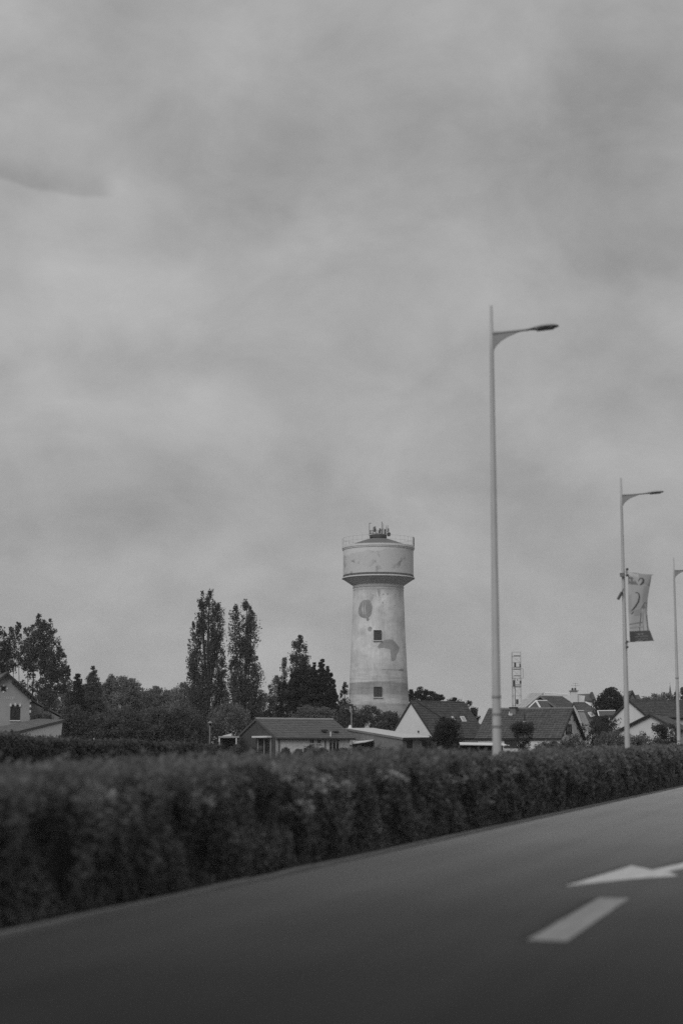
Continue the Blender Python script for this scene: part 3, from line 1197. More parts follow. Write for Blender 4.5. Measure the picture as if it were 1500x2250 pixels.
shaft_patch('painted_stain', [(827, 1299), (835, 1299), (835, 1308), (833, 1318), (830, 1313), (829, 1304)], mat('damp_stain', .38, noise=2, amp=.3), 6)
for cx, cy, r in ((841, 1311, 2), (850.5, 1310, 2), (868, 1310, 1.4), (868, 1314, 1.2), (840, 1329, 2), (867, 1334, 1)):
    shaft_patch('painted_stain', ellipse(cx, cy, r, r * .9, 0, 10), MATS['damp_stain'], 6)
shaft_patch('painted_bird', ellipse(812, 1386, 4.5, 5.5, R(20), 12), mat('mural_mid', .30, noise=3, amp=.4), 8)
shaft_patch('painted_island', [(828, 1425), (833, 1418), (842, 1411), (850, 1408.5), (860, 1408.5), (867, 1414), (872, 1420), (876, 1426), (874, 1434), (870, 1442), (868, 1451), (863, 1455.5), (858, 1454), (857, 1446), (858.5, 1436), (856, 1430), (850, 1428), (842, 1427), (835, 1427), (831, 1429)], mat('mural_island', .31, noise=1.2, amp=.35), 24)
shaft_patch('painted_ship', [(874, 1474), (881, 1471), (886, 1473), (884, 1476), (876, 1476)], MP2, 6)
shaft_patch('painted_line', [(838, 1473.3), (874, 1473.6), (890, 1475), (890, 1476.4), (874, 1475), (838, 1474.3)], mat('mural_line', .33, noise=2, amp=.2), 10)

# ------------------------------------------------------------------ houses
def tiles(name, q4, rows, cols, m, parent, lift=.035, th=.03, jit=.006):
    """courses of separate tiles over a roof slope; q4 = eave-left, eave-right, ridge-right, ridge-left"""
    a, b, c, d = [Vector(p) for p in q4]
    nrm = (b - a).cross(d - a).normalized()
    if nrm.z < 0:
        nrm = -nrm
    mb = MB()
    for r in range(rows):
        t0, t1 = r / rows, min((r + 1.12) / rows, 1.0)
        l0, r0 = a.lerp(d, t0), b.lerp(c, t0)
        l1, r1 = a.lerp(d, t1), b.lerp(c, t1)
        for k2 in range(cols):
            u0, u1 = (k2 + .03) / cols, (k2 + .97) / cols
            j = random.uniform(-jit, jit)
            up0, up1 = nrm * (lift + th + j), nrm * (.010 + th + j)
            p = [l0.lerp(r0, u0), l0.lerp(r0, u1), l1.lerp(r1, u1), l1.lerp(r1, u0)]
            top = [p[0] + up0, p[1] + up0, p[2] + up1, p[3] + up1]
            low = [p[0] + nrm * .004, p[1] + nrm * .004, p[2] + nrm * .004, p[3] + nrm * .004]
            mb.add(top + low, [(0, 1, 2, 3), (0, 4, 5, 1), (1, 5, 6, 2), (3, 7, 4, 0)])
    o = mb.build(name, m, parent)
    o['kind'] = 'stuff'
    return o


def house(name, label, corner_px, Y, ang, L, W, eave, ridge, wall_m, roof_m, oe=.35, ov=.25, tile=(.32, .34), corner='left',
          gable_m=None, hip_back=0.0, ridge_m=None, verge_m=None, tiled=True, cat='house', both=False, vd=.16):
    c, s = math.cos(ang), math.sin(ang)
    base = Vector((X(corner_px, Y), Y, 0))
    if corner == 'right':
        base -= Vector((c, s, 0)) * L
    root = thing(name, label, cat, base, ang)
    b = MB()
    hw = W / 2
    top = ridge - .12
    vs = [(0, 0, -.1), (0, W, -.1), (0, W, eave), (0, hw, top), (0, 0, eave), (L, 0, -.1), (L, W, -.1), (L, W, eave), (L - hip_back, hw, top), (L, 0, eave)]
    b.add(vs, [(0, 4, 3, 2, 1), (5, 6, 7, 8, 9), (0, 5, 9, 4), (1, 2, 7, 6), (4, 9, 8, 3), (2, 3, 8, 7)])
    b.build('wall', wall_m, root)
    if gable_m is not None:
        g = MB()
        g.slab([(-.002, W - .01, 0), (-.002, .01, 0), (-.002, .01, eave), (-.002, hw, top - .03), (-.002, W - .01, eave)], -.03)
        g.build('gable_wall', gable_m, root)
    sl = (ridge - eave) / hw
    ze = eave - sl * oe
    rf = MB()
    x0, x1 = -ov, L + ov
    front = [(x0, -oe, ze), (x1, -oe, ze), (x1 - hip_back, hw, ridge), (x0, hw, ridge)]
    back = [(x1, W + oe, ze), (x0, W + oe, ze), (x0, hw, ridge), (x1 - hip_back, hw, ridge)]
    rf.slab(front, .12)
    rf.slab(back, .12)
    if hip_back:
        rf.slab([(x1, -oe, ze), (x1, W + oe, ze), (x1 - hip_back, hw, ridge)], .12)
    roof = rf.build('roof', roof_m, root)
    sl_len = math.hypot(hw + oe, ridge - ze)
    if tiled:
        rows, cols = int(sl_len / tile[1]), int((x1 - x0) / tile[0])
        tiles('roof_tiles', front, rows, cols, roof_m, roof)
        if both:
            tiles('roof_tiles', back, rows, cols, roof_m, roof)
    rc = MB()
    n = int((x1 - x0 - hip_back) / .4)
    for i in range(n):
        xa = x0 + (x1 - x0 - hip_back) * i / n
        xb = x0 + (x1 - x0 - hip_back) * (i + 1) / n - .012
        rc.tube([(xa, hw, ridge + .0), (xb, hw, ridge + .012)], [.11, .10], 8)
    rc.build('ridge_tiles', ridge_m or roof_m, roof)['kind'] = 'stuff'
    vm = verge_m or M_DARKTRIM
    for xx in (x0 - .045, x1 + .002):
        vb_ = MB()
        if xx > 0 and hip_back:
            continue
        for sgn in (1, -1):
            ya, yb = (-oe, hw - .002) if sgn == 1 else (W + oe, hw + .002)
            vb_.add([(xx, ya, ze - vd), (xx + .04, ya, ze - vd), (xx + .04, yb, ridge - vd), (xx, yb, ridge - vd),
                     (xx, ya, ze + .05), (xx + .04, ya, ze + .05), (xx + .04, yb, ridge + .05), (xx, yb, ridge + .05)],
                    [(0, 3, 2, 1), (4, 5, 6, 7), (0, 1, 5, 4), (1, 2, 6, 5), (2, 3, 7, 6), (3, 0, 4, 7)])
        vb_.build('verge_board', vm, root)
    return root


def win_front(root, x, z, w_, h, panes=2, m=None, y=0.0, frame=.07, name='window', gable=None, sill=True, fm=M_FRAME, pm=None):
    """a window on the long wall (y=0) or on a gable (gable = local x of that wall, sign of outward)"""
    if gable is None:
        def T(a, o_, zz):
            return (x + a, -o_, zz)
    else:
        gx, sg = gable

        def T(a, o_, zz):
            return (gx + sg * o_, x + a * (-sg), zz)

    def bx(mb, a0, a1, o0, o1, z0, z1):
        vs = [T(a0, o0, z0), T(a1, o0, z0), T(a1, o1, z0), T(a0, o1, z0), T(a0, o0, z1), T(a1, o0, z1), T(a1, o1, z1), T(a0, o1, z1)]
        mb.add(vs, [(0, 3, 2, 1), (4, 5, 6, 7), (0, 1, 5, 4), (1, 2, 6, 5), (2, 3, 7, 6), (3, 0, 4, 7)])
    fr = MB()
    bx(fr, 0, frame, -.1, .07, z, z + h)
    bx(fr, w_ - frame, w_, -.1, .07, z, z + h)
    bx(fr, frame + .001, w_ - frame - .001, -.1, .07, z + h - frame, z + h)
    bx(fr, frame + .001, w_ - frame - .001, -.1, .07, z, z + frame)
    for i in range(1, panes):
        a = w_ * i / panes
        bx(fr, a - frame * .45, a + frame * .45, -.1, .065, z + frame + .001, z + h - frame - .001)
    wo = fr.build(name, fm, root)
    iw = (w_ - 2 * frame) / panes
    for i in range(panes):
        pn = MB()
        bx(pn, frame + iw * i + .012, frame + iw * (i + 1) - .012, .012, .03, z + frame + .002, z + h - frame - .002)
        pn.build('pane', pm or M_GLASS, wo)
    if sill:
        sb_ = MB()
        bx(sb_, -.06, w_ + .06, -.05, .12, z - .07, z - .003)
        sb_.build('sill', fm, wo)
    return wo


# bungalow ------------------------------------------------------------
bg_Y = 140
bung = house('bungalow', 'low bungalow with dark brick gable, pale long wall and grey roof', 608, bg_Y, R(32), 7.6, 6.9, Z(1619, bg_Y), Z(1581, bg_Y) + .12,
             M_BRICKL, M_SLATEL, oe=.25, ov=.12, gable_m=M_BRICK, ridge_m=mat('ridge_cap', .26, noise=3, amp=.15), verge_m=mat('grey_verge', .07, noise=3, amp=.1))


def blx(px):
    """local x on the bungalow's long wall seen at photo column px"""
    ox, oy = bung.location.x, bung.location.y
    t = (px - 750) / F
    c, s = math.cos(R(32)), math.sin(R(32))
    return (t * oy - ox) / (c - t * s)


def bgy(px):
    ox, oy = bung.location.x, bung.location.y
    t = (px - 750) / F
    c, s = math.cos(R(32)), math.sin(R(32))
    return (ox - t * oy) / (s + t * c) if False else (t * oy - ox) / (-s - t * c)


zz = Z(1642, bg_Y)
win_front(bung, blx(680), Z(1634, bg_Y + 3), blx(690) - blx(680), .42, 2, frame=.05)
win_front(bung, blx(696), Z(1634, bg_Y + 3), blx(705) - blx(696), .42, 1, frame=.05)
win_front(bung, blx(722), .35, blx(745) - blx(722), Z(1624, bg_Y + 3) - .35, 3, name='patio_door', sill=False)
pd = win_front(bung, bgy(598), .15, bgy(570) - bgy(598), Z(1621, bg_Y) - .15, 2, gable=(-.03, -1), name='patio_door', sill=False)
aw = MB()
aw.box(-.55, bgy(600), Z(1621, bg_Y) + .02, -.04, bgy(567), Z(1618, bg_Y) + .05)
aw.build('canopy', M_TRIM, bung)
po = MB()
po.tube([(-.06, -.06, 0), (-.06, -.06, Z(1619, bg_Y))], .045, 8)
po.build('downpipe', M_FRAME, bung)
for px in (614, 714):
    po = MB()
    po.tube([(blx(px), -.06, 0), (blx(px), -.06, Z(1622, bg_Y))], .045, 8)
    po.build('drainpipe', M_DARKTRIM, bung)
gt = MB()
gt.tube([(-.1, -.30, Z(1619.5, bg_Y) - .17), (7.7, -.30, Z(1619.5, bg_Y) - .17)], .05, 8)
gt.build('gutter', M_DARKTRIM, bung)
vp = MB()
vp.tube([(blx(727), .05, Z(1622, bg_Y)), (blx(727), .05, Z(1607, bg_Y))], .05, 8)
vp.build('vent_pipe', M_TRIM, bung)
for px, py in ((723, 1607), (747, 1609)):
    vp = MB()
    xx = blx(px)
    vp.box(xx - .22, .55, Z(py, bg_Y + 2), xx + .22, .95, Z(py, bg_Y + 2) + .16)
    vp.build('roof_vent', M_DARKTRIM, bung)
bxl = MB()
bxl.box(blx(766), -.16, Z(1636, bg_Y), blx(771), -.003, Z(1624, bg_Y))
bxl.build('meter_box', M_TRIM, bung)

# porch left of the bungalow
pY = 143
pc = P(500, 1640, pY)
porch = thing('carport', 'small white framed carport with flat top beside the brick gable', 'carport', (pc.x, pc.y, 0))
b = MB()
b.box(X(481, pY) - pc.x, -.5, Z(1621, pY), X(526, pY) - pc.x, 2.0, Z(1617.5, pY))
b.build('roof', mat('carport_fascia', .30, noise=3, amp=.1), porch)
b = MB()
zt_ = Z(1617.4, pY)
xa, xb = X(488, pY) - pc.x, X(509, pY) - pc.x
b.add([(xa, -.45, zt_), (xb, -.45, zt_), (xb, 1.2, zt_), (xa, 1.2, zt_), (xb, -.45, Z(1611.5, pY)), (xb, 1.2, Z(1611.5, pY))],
      [(0, 1, 4), (3, 5, 2), (0, 4, 5, 3), (1, 2, 5, 4), (0, 3, 2, 1)])
b.build('roof_light', M_TRIM, porch)
for px in (483, 520):
    b = MB()
    b.box(X(px, pY) - pc.x - .05, -.45, 0, X(px, pY) - pc.x + .05, -.35, Z(1621, pY))
    b.build('post', M_TRIM, porch)
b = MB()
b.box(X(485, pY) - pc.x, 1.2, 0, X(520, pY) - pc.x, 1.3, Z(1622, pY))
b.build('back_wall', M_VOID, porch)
# garden lantern near it
gp = P(461, 1640, 118)
lan = thing('garden_lantern', 'grey garden lantern on a thin post with pointed cap', 'lantern', (gp.x, gp.y, 0))
b = MB()
b.tube([(0, 0, 0), (0, 0, Z(1594, 118))], .05, 8)
b.build('post', M_STEELM, lan)
b = MB()
b.tube([(0, 0, Z(1589, 118)), (0, 0, Z(1584, 118))], [.19, .02], 10)
b.build('cap', M_STEELM, lan)
b = MB()
b.tube([(0, 0, Z(1594, 118)), (0, 0, Z(1589, 118))], [.07, .11], 8)
b.build('lamp_glass', M_GLASS, lan)
sp = P(203, 1640, 66)
b = MB()
b.tube([(0, 0, 0), (0, 0, 1.62), (0, 0, 1.72)], [.035, .035, .02], 8)
b.tube([(0, 0, 1.30), (0, 0, 1.56)], .055, 8)
o = b.build('marker_post', M_TRIM)
o.location = (X(203, 66), 66.5, 0)
tag(o, 'thin white marker post standing behind the meadow hedge', 'post')

# annex with sloping pale roof ---------------------------------------
Aa, Bb, Dd = P(884, 1624, 132), P(951, 1623, 135), P(758, 1602, 150)
Cc = Bb + (Dd - Aa)
annex = thing('annex', 'low old brick outbuilding with pale sloping roof and dark doorways', 'outbuilding', (Aa.x, Aa.y, 0))
o0 = Vector((Aa.x, Aa.y, 0))
rq = [p - o0 for p in (Aa, Bb, Cc, Dd)]
b = MB()
ext = []
cen = sum(rq, Vector()) / 4
for p in rq:
    dd = p - cen
    dd.z = 0
    ext.append(p + dd.normalized() * .25 + Vector((0, 0, .1)))
b.slab(ext, .12)
roof = b.build('roof', M_ROOFSHEET, annex)
b = MB()
pts = [p - Vector((0, 0, .06)) for p in rq]
b.add(pts + [Vector((p.x, p.y, -.1)) for p in pts], [(0, 1, 2, 3), (0, 4, 5, 1), (1, 5, 6, 2), (2, 6, 7, 3), (3, 7, 4, 0)])
b.build('wall', M_STONE, annex)
b = MB()
e0, e1 = ext[0], ext[1]
dv = (e1 - e0).normalized()
nv = Vector((dv.y, -dv.x, 0))
b.slab([e0 + nv * .02 + Vector((0, 0, -.16)), e1 + nv * .02 + Vector((0, 0, -.16)), e1 + nv * .02 + Vector((0, 0, .015)), e0 + nv * .02 + Vector((0, 0, .015))], -.03)
b.build('fascia', M_DARKTRIM, annex)
b = MB()
dl = (ext[3] - e0)
nl = Vector((dl.y, -dl.x, 0)).normalized() * -1
b.slab([e0 + nl * .02 + Vector((0, 0, -.16)), e0 + nl * .02 + Vector((0, 0, .015)), ext[3] + nl * .02 + Vector((0, 0, .015)), ext[3] + nl * .02 + Vector((0, 0, -.16))], -.03)
b.build('fascia', M_STEELM, annex)
wv = (rq[1] - rq[0])
wv.z = 0
wl = wv.length
wv.normalize()
wn = Vector((wv.y, -wv.x, 0))
for (u0, u1, ztop) in ((.13, .30, 1.95), (.63, .80, 1.98)):
    p0, p1 = rq[0] * 1 + wv * wl * u0, rq[0] + wv * wl * u1
    b = MB()
    b.slab([Vector((p0.x, p0.y, 0)) + wn * .05, Vector((p1.x, p1.y, 0)) + wn * .05, Vector((p1.x, p1.y, ztop)) + wn * .05, Vector((p0.x, p0.y, ztop)) + wn * .05], .1)
    dr = b.build('door', M_VOID, annex)
    b = MB()
    b.slab([Vector((p0.x, p0.y, ztop)) + wn * .08 - wv * .1, Vector((p1.x, p1.y, ztop)) + wn * .08 + wv * .1, Vector((p1.x, p1.y, ztop + .1)) + wn * .08 + wv * .1, Vector((p0.x, p0.y, ztop + .1)) + wn * .08 - wv * .1], .1)
    b.build('lintel', M_DARKTRIM, dr)
# dark panel standing in for the shade of an open bay, under a pale awning
lv = (rq[3] - rq[0])
lv.z = 0
ll = lv.length
lv.normalize()
ln = Vector((-lv.y, lv.x, 0))
if ln.dot(Vector((0, -1, 0))) < 0:
    ln = -ln
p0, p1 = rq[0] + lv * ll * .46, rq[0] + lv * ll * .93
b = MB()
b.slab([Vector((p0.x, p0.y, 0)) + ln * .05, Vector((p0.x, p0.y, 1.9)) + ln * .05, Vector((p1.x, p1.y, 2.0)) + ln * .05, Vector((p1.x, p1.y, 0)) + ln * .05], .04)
b.build('bay_shade_panel', M_VOID, annex)
b = MB()
for i in range(6):
    ta, tb_ = i / 6, (i + 1) / 6
    sag = .10 * math.sin(math.pi * ta), .10 * math.sin(math.pi * tb_)
    qa, qb = p0.lerp(p1, ta), p0.lerp(p1, tb_)
    b.slab([Vector((qa.x, qa.y, 1.95 - sag[0])) + ln * .9, Vector((qa.x, qa.y, 2.15 - sag[0])) + ln * .08, Vector((qb.x, qb.y, 2.15 - sag[1])) + ln * .08, Vector((qb.x, qb.y, 1.95 - sag[1])) + ln * .9], .08)
b.build('awning', M_TRIM, annex)

# tv antenna on a mast behind the bungalow
ta = P(772, 1604, 151)
tv = thing('tv_antenna', 'rooftop television antenna on a thin mast beside the pale roof', 'antenna', (ta.x, ta.y, 2.6))
b = MB()
b.tube([(0, 0, -2.6), (0, 0, Z(1555, 151) - 2.6)], .028, 6)
b.build('mast', M_GALV, tv)
b = MB()
zt_ = Z(1559, 151) - 2.6
b.tube([(.05, 0, zt_ - .02), (-.62, -.3, zt_ + .1)], .02, 6)
for i in range(6):
    t = i / 5
    b.tube([(-.05 - .5 * t, -.3 * t - .35, zt_ + .1 * t + .12), (-.05 - .5 * t, -.3 * t + .35, zt_ + .1 * t - .05)], .014, 5)
    b.tube([(-.05 - .1 * t, -.3 * t, zt_ + .3), (-.05 - .12 * t, -.3 * t, zt_ - .3 + .1 * t)], .012, 5)
b.build('aerial', M_GALV, tv)
b = MB()
b.lathe([(.02, 0), (.18, .02), (.2, .2), (.12, .45), (.03, .5)], 10)
o = b.build('chimney_cowl', M_CREAM)
o.parent = annex
o.location = Vector((X(769, 150), 150.2, Z(1604, 150) - .05)) - o0

# white gabled house -------------------------------------------------
gY = 150
wh = house('white_gabled_house', 'house with tall blank white gable and dark tiled roof below the tower', 951, gY, R(32), 6.0, 6.9, Z(1615, gY), Z(1540, gY) + .02,
           M_WHITE, M_TILE, oe=.35, ov=.06, tile=(.30, .34), verge_m=M_DARKTRIM)


def on_slope(hroot, ang, px, py, W, eave, ridge, L):
    """local point on the front slope of a house, seen at a photo pixel"""
    o_ = Vector((cam.location.x, cam.location.y, EYE))
    d_ = ray(px, py)
    c, s = math.cos(-ang), math.sin(-ang)
    lo = o_ - hroot.location
    lo = Vector((lo.x * c - lo.y * s, lo.x * s + lo.y * c, lo.z))
    ld_ = Vector((d_.x * c - d_.y * s, d_.x * s + d_.y * c, d_.z))
    sl = (ridge - eave) / (W / 2)
    # z = eave + sl * y
    t = (eave + sl * lo.y - lo.z) / (ld_.z - sl * ld_.y)
    return lo + ld_ * t


def roof_window(hroot, ang, pix, W, eave, ridge, L, m=M_TRIM, name='roof_window'):
    pts = [on_slope(hroot, ang, a, b_, W, eave, ridge, L) for a, b_ in pix]
    sl = (ridge - eave) / (W / 2)
    nrm = Vector((0, -sl, 1)).normalized()
    b = MB()
    b.slab([p + nrm * .12 for p in pts], .14)
    fo = b.build(name, m, hroot)
    cen = sum(pts, Vector()) / len(pts)
    b = MB()
    b.slab([cen + (p - cen) * .78 + nrm * .135 for p in pts], .02)
    b.build('pane', mat('painted_sky_glass', .26, rough=.25, spec=.5), fo)  # pale colour paints the sky's reflection into the glass
    return fo


args = (6.9, Z(1615, gY), Z(1540, gY) + .02, 6.0)
roof_window(wh, R(32), [(1015, 1587), (1024, 1587), (1018, 1576), (1009, 1576)], *args)
roof_window(wh, R(32), [(995, 1584), (999, 1584), (994, 1576), (990, 1576)], *args)
b = MB()
pa, pb2 = on_slope(wh, R(32), 914, 1543, *args), on_slope(wh, R(32), 966, 1576, *args)
b.tube([pa + Vector((0, -.05, .08)), pb2 + Vector((0, -.05, .08))], .05, 6)
b.build('roof_cable', M_DARKTRIM, wh)
b = MB()
b.box(-.10, 2.2, Z(1609, gY), -.003, 2.34, Z(1605, gY))
b.build('wall_vent', M_DARKTRIM, wh)

# white flat canopy
cY = 106
cp = P(1060, 1640, cY)
can = thing('garden_canopy', 'flat white garden canopy roof on dark posts behind the hedge', 'canopy', (cp.x, cp.y, 0))
b = MB()
b.add([(X(1010, cY) - cp.x, 0, Z(1635, cY)), (X(1118, cY) - cp.x, -.2, Z(1637.5, cY)), (X(1106, cY) - cp.x, 1.6, Z(1632.5, cY)), (X(1012, cY) - cp.x, 1.6, Z(1630.5, cY)),
       (X(1010, cY) - cp.x, 0, Z(1635, cY) - .06), (X(1118, cY) - cp.x, -.2, Z(1637.5, cY) - .03), (X(1106, cY) - cp.x, 1.6, Z(1632.5, cY) - .06), (X(1012, cY) - cp.x, 1.6, Z(1630.5, cY) - .06)],
      [(0, 1, 2, 3), (7, 6, 5, 4), (0, 4, 5, 1), (1, 5, 6, 2), (2, 6, 7, 3), (3, 7, 4, 0)])
b.build('canopy_roof', M_TRIM, can)
for px in (1014, 1064, 1104):
    b = MB()
    b.box(X(px, cY) - cp.x - .03, .3, 0, X(px, cY) - cp.x + .03, .36, Z(1636, cY))
    b.build('post', M_DARKTRIM, can)
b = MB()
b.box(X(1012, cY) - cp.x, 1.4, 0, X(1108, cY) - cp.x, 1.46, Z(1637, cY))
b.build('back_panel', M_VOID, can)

# tiled cottage with timber gable window ------------------------------
hY = 120
cot = house('tiled_cottage', 'pale cottage with brown tiled roof and dark framed gable window', 1228, hY, R(-23), 6.2, 6.6, Z(1619, hY), Z(1556, hY) + .05,
            M_CREAM, mat('brown_tile', .068, rough=.8, noise=2.2, amp=.2, island=.2), oe=.2, ov=.17, vd=.11, tile=(.24, .25), corner='right', ridge_m=mat('ridge_tile', .15, noise=3, amp=.2), both=True)
cargs = (6.6, Z(1619, hY), Z(1556, hY) + .05, 6.2)


def cgy(px):
    o_ = cot.location + Vector((math.cos(R(-23)), math.sin(R(-23)), 0)) * 6.2
    t = (px - 750) / F
    c, s = math.cos(R(-23)), math.sin(R(-23))
    return (t * o_.y - o_.x) / (-s - t * c)


cw = win_front(cot, cgy(1249), Z(1611, hY + 2), cgy(1260) - cgy(1249), Z(1591, hY + 2) - Z(1611, hY + 2), 2, gable=(6.2, 1), fm=M_DARKTRIM, frame=.12, pm=mat('pale_curtain', .16, rough=.5))
roof_window(cot, R(-23), [(1117, 1574), (1125, 1574), (1125, 1567), (1118, 1567)], *cargs, name='skylight')
p = on_slope(cot, R(-23), 1152, 1586, *cargs)
b = MB()
b.tube([p, p + Vector((0, 0, .08))], [.14, .10], 10)
b.build('pipe_collar', M_TRIM, cot)
b = MB()
b.tube([p, p + Vector((0, 0, .62))], .045, 8)
b.build('flue', M_DARKTRIM, cot)
p = on_slope(cot, R(-23), 1128, 1566, *cargs)
b = MB()
b.box(p.x - .22, p.y - .3, p.z - .3, p.x + .22, p.y + .2, p.z + .34)
ch = b.build('chimney', M_STONE, cot)
b = MB()
b.box(p.x - .27, p.y - .35, p.z + .341, p.x + .27, p.y + .25, p.z + .42)
b.build('chimney_cap', M_DARKTRIM, ch)


def clx(px):
    o_ = cot.location
    t = (px - 750) / F
    c, s = math.cos(R(-23)), math.sin(R(-23))
    return (t * o_.y - o_.x) / (c - t * s)


win_front(cot, clx(1104), Z(1640, hY), .95, Z(1626, hY) - Z(1640, hY), 2, fm=M_DARKTRIM)
for i, yy in enumerate((.7, 1.6, 2.5)):
    zz_ = Z(1619, hY) + (cargs[2] - cargs[1]) / 3.3 * (yy) - .32
    for side_y in (yy, 6.6 - yy):
        b = MB()
        b.box(6.21, side_y - .06, zz_ - .08, 6.36, side_y + .06, zz_ + .05)
        b.build('purlin', M_DARKTRIM, cot)


# further houses: explicit roofs over closed bodies -------------------
def roofed(name, label, roof_q, walls_m, roof_m, tile=None, cat='house', back=6.0, white_verge=False, gable_poly=None):
    """roof_q: four corners eave-left, eave-right, ridge-right, ridge-left in the world; body mirrored behind the ridge"""
    a, b_, c, d_ = [Vector(p) for p in roof_q]
    base = Vector(((a.x + b_.x) / 2, (a.y + b_.y) / 2, 0))
    root = thing(name, label, cat, base)
    a, b_, c, d_ = [p - base for p in (a, b_, c, d_)]
    a2 = d_ + (d_ - a)
    a2.z = a.z
    b2 = c + (c - b_)
    b2.z = b_.z
    mb = MB()
    mb.slab([a, b_, c, d_], .12)
    mb.slab([b2, a2, d_, c], .12)
    rf = mb.build('roof', roof_m, root)
    if tile:
        rows = max(3, int((d_ - a).length / tile[1]))
        cols = max(3, int((b_ - a).length / tile[0]))
        tiles('roof_tiles', (a, b_, c, d_), rows, cols, roof_m, rf)
    ins = []
    cen = (a + b_ + a2 + b2) / 4
    mb = MB()
    dn = Vector((0, 0, -.14))
    pts = [cen + (p - cen) * .95 for p in (a, b_, b2, a2)]
    for q_, p in zip(pts, (a, b_, b2, a2)):
        q_.z = p.z - .16
    rl_, rr_ = cen + (d_ - cen) * .95, cen + (c - cen) * .95
    rl_.z, rr_.z = d_.z - .2, c.z - .2
    low = [Vector((p.x, p.y, -.1)) for p in pts]
    mb.add(pts + low + [rl_, rr_], [(0, 4, 5, 1), (1, 5, 6, 2, 9), (2, 6, 7, 3), (3, 7, 4, 0, 8), (0, 1, 9, 8), (2, 3, 8, 9)])
    mb.build('wall', walls_m, root)
    mb = MB()
    mb.tube([d_ + Vector((0, 0, .03)), c + Vector((0, 0, .03))], .09, 8)
    mb.build('ridge', M_TRIM if white_verge else roof_m, rf)
    if white_verge:
        for p, q_ in ((a, d_), (b_, c)):
            mb = MB()
            mb.tube([p + Vector((0, 0, .04)), q_ + Vector((0, 0, .04))], .09, 6)
            mb.build('verge', M_TRIM, rf)
    return root


r1 = roofed('pale_roofed_house', 'house with pale steep roof behind the tiled cottage', [P(1126, 1558, 196), P(1160, 1558, 194), P(1192, 1524, 200), P(1163, 1525, 202)], M_CREAM, M_PALEROOF, (.5, .5))
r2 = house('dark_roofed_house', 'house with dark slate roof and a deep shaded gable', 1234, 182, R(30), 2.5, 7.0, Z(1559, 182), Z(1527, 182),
           M_VOID, M_SLATE, oe=.3, ov=.25, tile=(.4, .4), ridge_m=M_ROOFSHEET, verge_m=mat('grey_barge', .16, noise=3, amp=.1))  # the gable's shade is put into the near-black wall colour
r2['label'] = 'house with dark slate roof and a deep shaded gable'
# small hipped roof with white ridge tiles in front of it
hpY = 172
hb0 = P(1175, 1600, hpY)
hip = thing('hipped_outbuilding', 'small dark hipped roof with white ridge lines before the shaded gable', 'outbuilding', (hb0.x, hb0.y, 0))
Pp = lambda px, py, Y: P(px, py, Y) - Vector((hb0.x, hb0.y, 0))
l0, r0, apx, rdg, r1_ = Pp(1154, 1562, hpY + 2), Pp(1190, 1562, hpY), Pp(1177, 1540, hpY + 3), Pp(1200, 1540, hpY + 4), Pp(1215, 1562, hpY + 1)
mb = MB()
mb.slab([l0, r0, apx], .1)
mb.slab([r0, r1_, rdg, apx], .1)
bk = Pp(1170, 1562, hpY + 7)
bk2 = Pp(1212, 1562, hpY + 8)
mb.slab([bk2, bk, apx, rdg], .1)
mb.slab([bk, l0, apx], .1)
hr = mb.build('roof', M_SLATE, hip)
for p, q_ in ((l0, apx), (r0, apx), (apx, rdg)):
    mb = MB()
    mb.tube([p, q_], .11, 6)
    mb.build('ridge', M_TRIM, hr)
mb = MB()
pts = [l0, r0, r1_, bk2, bk]
mb.add([p * .97 for p in pts] + [Vector((p.x * .97, p.y * .97, -.1)) for p in pts], [(0, 1, 2, 3, 4)] + [(i, i + 5, (i + 1) % 5 + 5, (i + 1) % 5) for i in range(5)])
mb.build('wall', M_CREAM, hip)

# house with white gable and chimney
kY = 196
k0 = P(1262, 1600, kY)
kh = thing('chimney_house', 'house with white gable, broad white chimney and grey roof', 'house', (k0.x, k0.y, 0))
Kp = lambda px, py, dY=0.0: P(px, py, kY + dY) - Vector((k0.x, k0.y, 0))
mb = MB()
gb = [(1238, 1600), (1240, 1538), (1252, 1527), (1268, 1527), (1290, 1546), (1290, 1600)]
fr_ = [Kp(a, b_) for a, b_ in gb]
bk_ = [p + Vector((2.6, 6.0, 0)) for p in fr_]
for L_ in (fr_, bk_):
    L_[0].z = L_[5].z = -.1
n = 6
mb.add(fr_ + bk_, [tuple(range(n - 1, -1, -1)), tuple(range(n, 2 * n))] + [(i, (i + 1) % n, (i + 1) % n + n, i + n) for i in range(n)])
mb.build('wall', M_WHITE, kh)
mb = MB()
ca, cb2 = Kp(1253, 1545), Kp(1267, 1519)
mb.box(ca.x, ca.y - .25, ca.z, cb2.x, ca.y + .6, cb2.z)
chm = mb.build('chimney', M_WHITE, kh)
mb = MB()
mb.box(ca.x - .12, ca.y - .37, cb2.z + .002, cb2.x + .12, ca.y + .72, cb2.z + .10)
mb.build('chimney_cap', M_STEELM, chm)
for px in (1257, 1263):
    mb = MB()
    q_ = Kp(px, 1518)
    mb.tube([(q_.x, ca.y + .1, cb2.z + .1), (q_.x, ca.y + .1, cb2.z + .4)], [.13, .11], 8)
    mb.build('chimney_pot', M_BRICK, chm)
mb = MB()
q_ = Kp(1264, 1500)
mb.tube([(q_.x, ca.y + .3, cb2.z), (q_.x, ca.y + .3, q_.z)], .02, 5)
mb.tube([(q_.x - .5, ca.y + .3, Kp(1264, 1506).z), (q_.x + .5, ca.y + .3, Kp(1264, 1506).z)], .015, 5)
mb.tube([(q_.x - .3, ca.y + .3, q_.z - .1), (q_.x + .3, ca.y + .3, q_.z - .1)], .015, 5)
mb.build('aerial', M_STEELM, kh)
mb = MB()
mb.slab([Kp(1284, 1540, -.05), Kp(1304, 1539, 3.0), Kp(1296, 1524, 5.5), Kp(1266, 1525.5, 2.5)], .12)
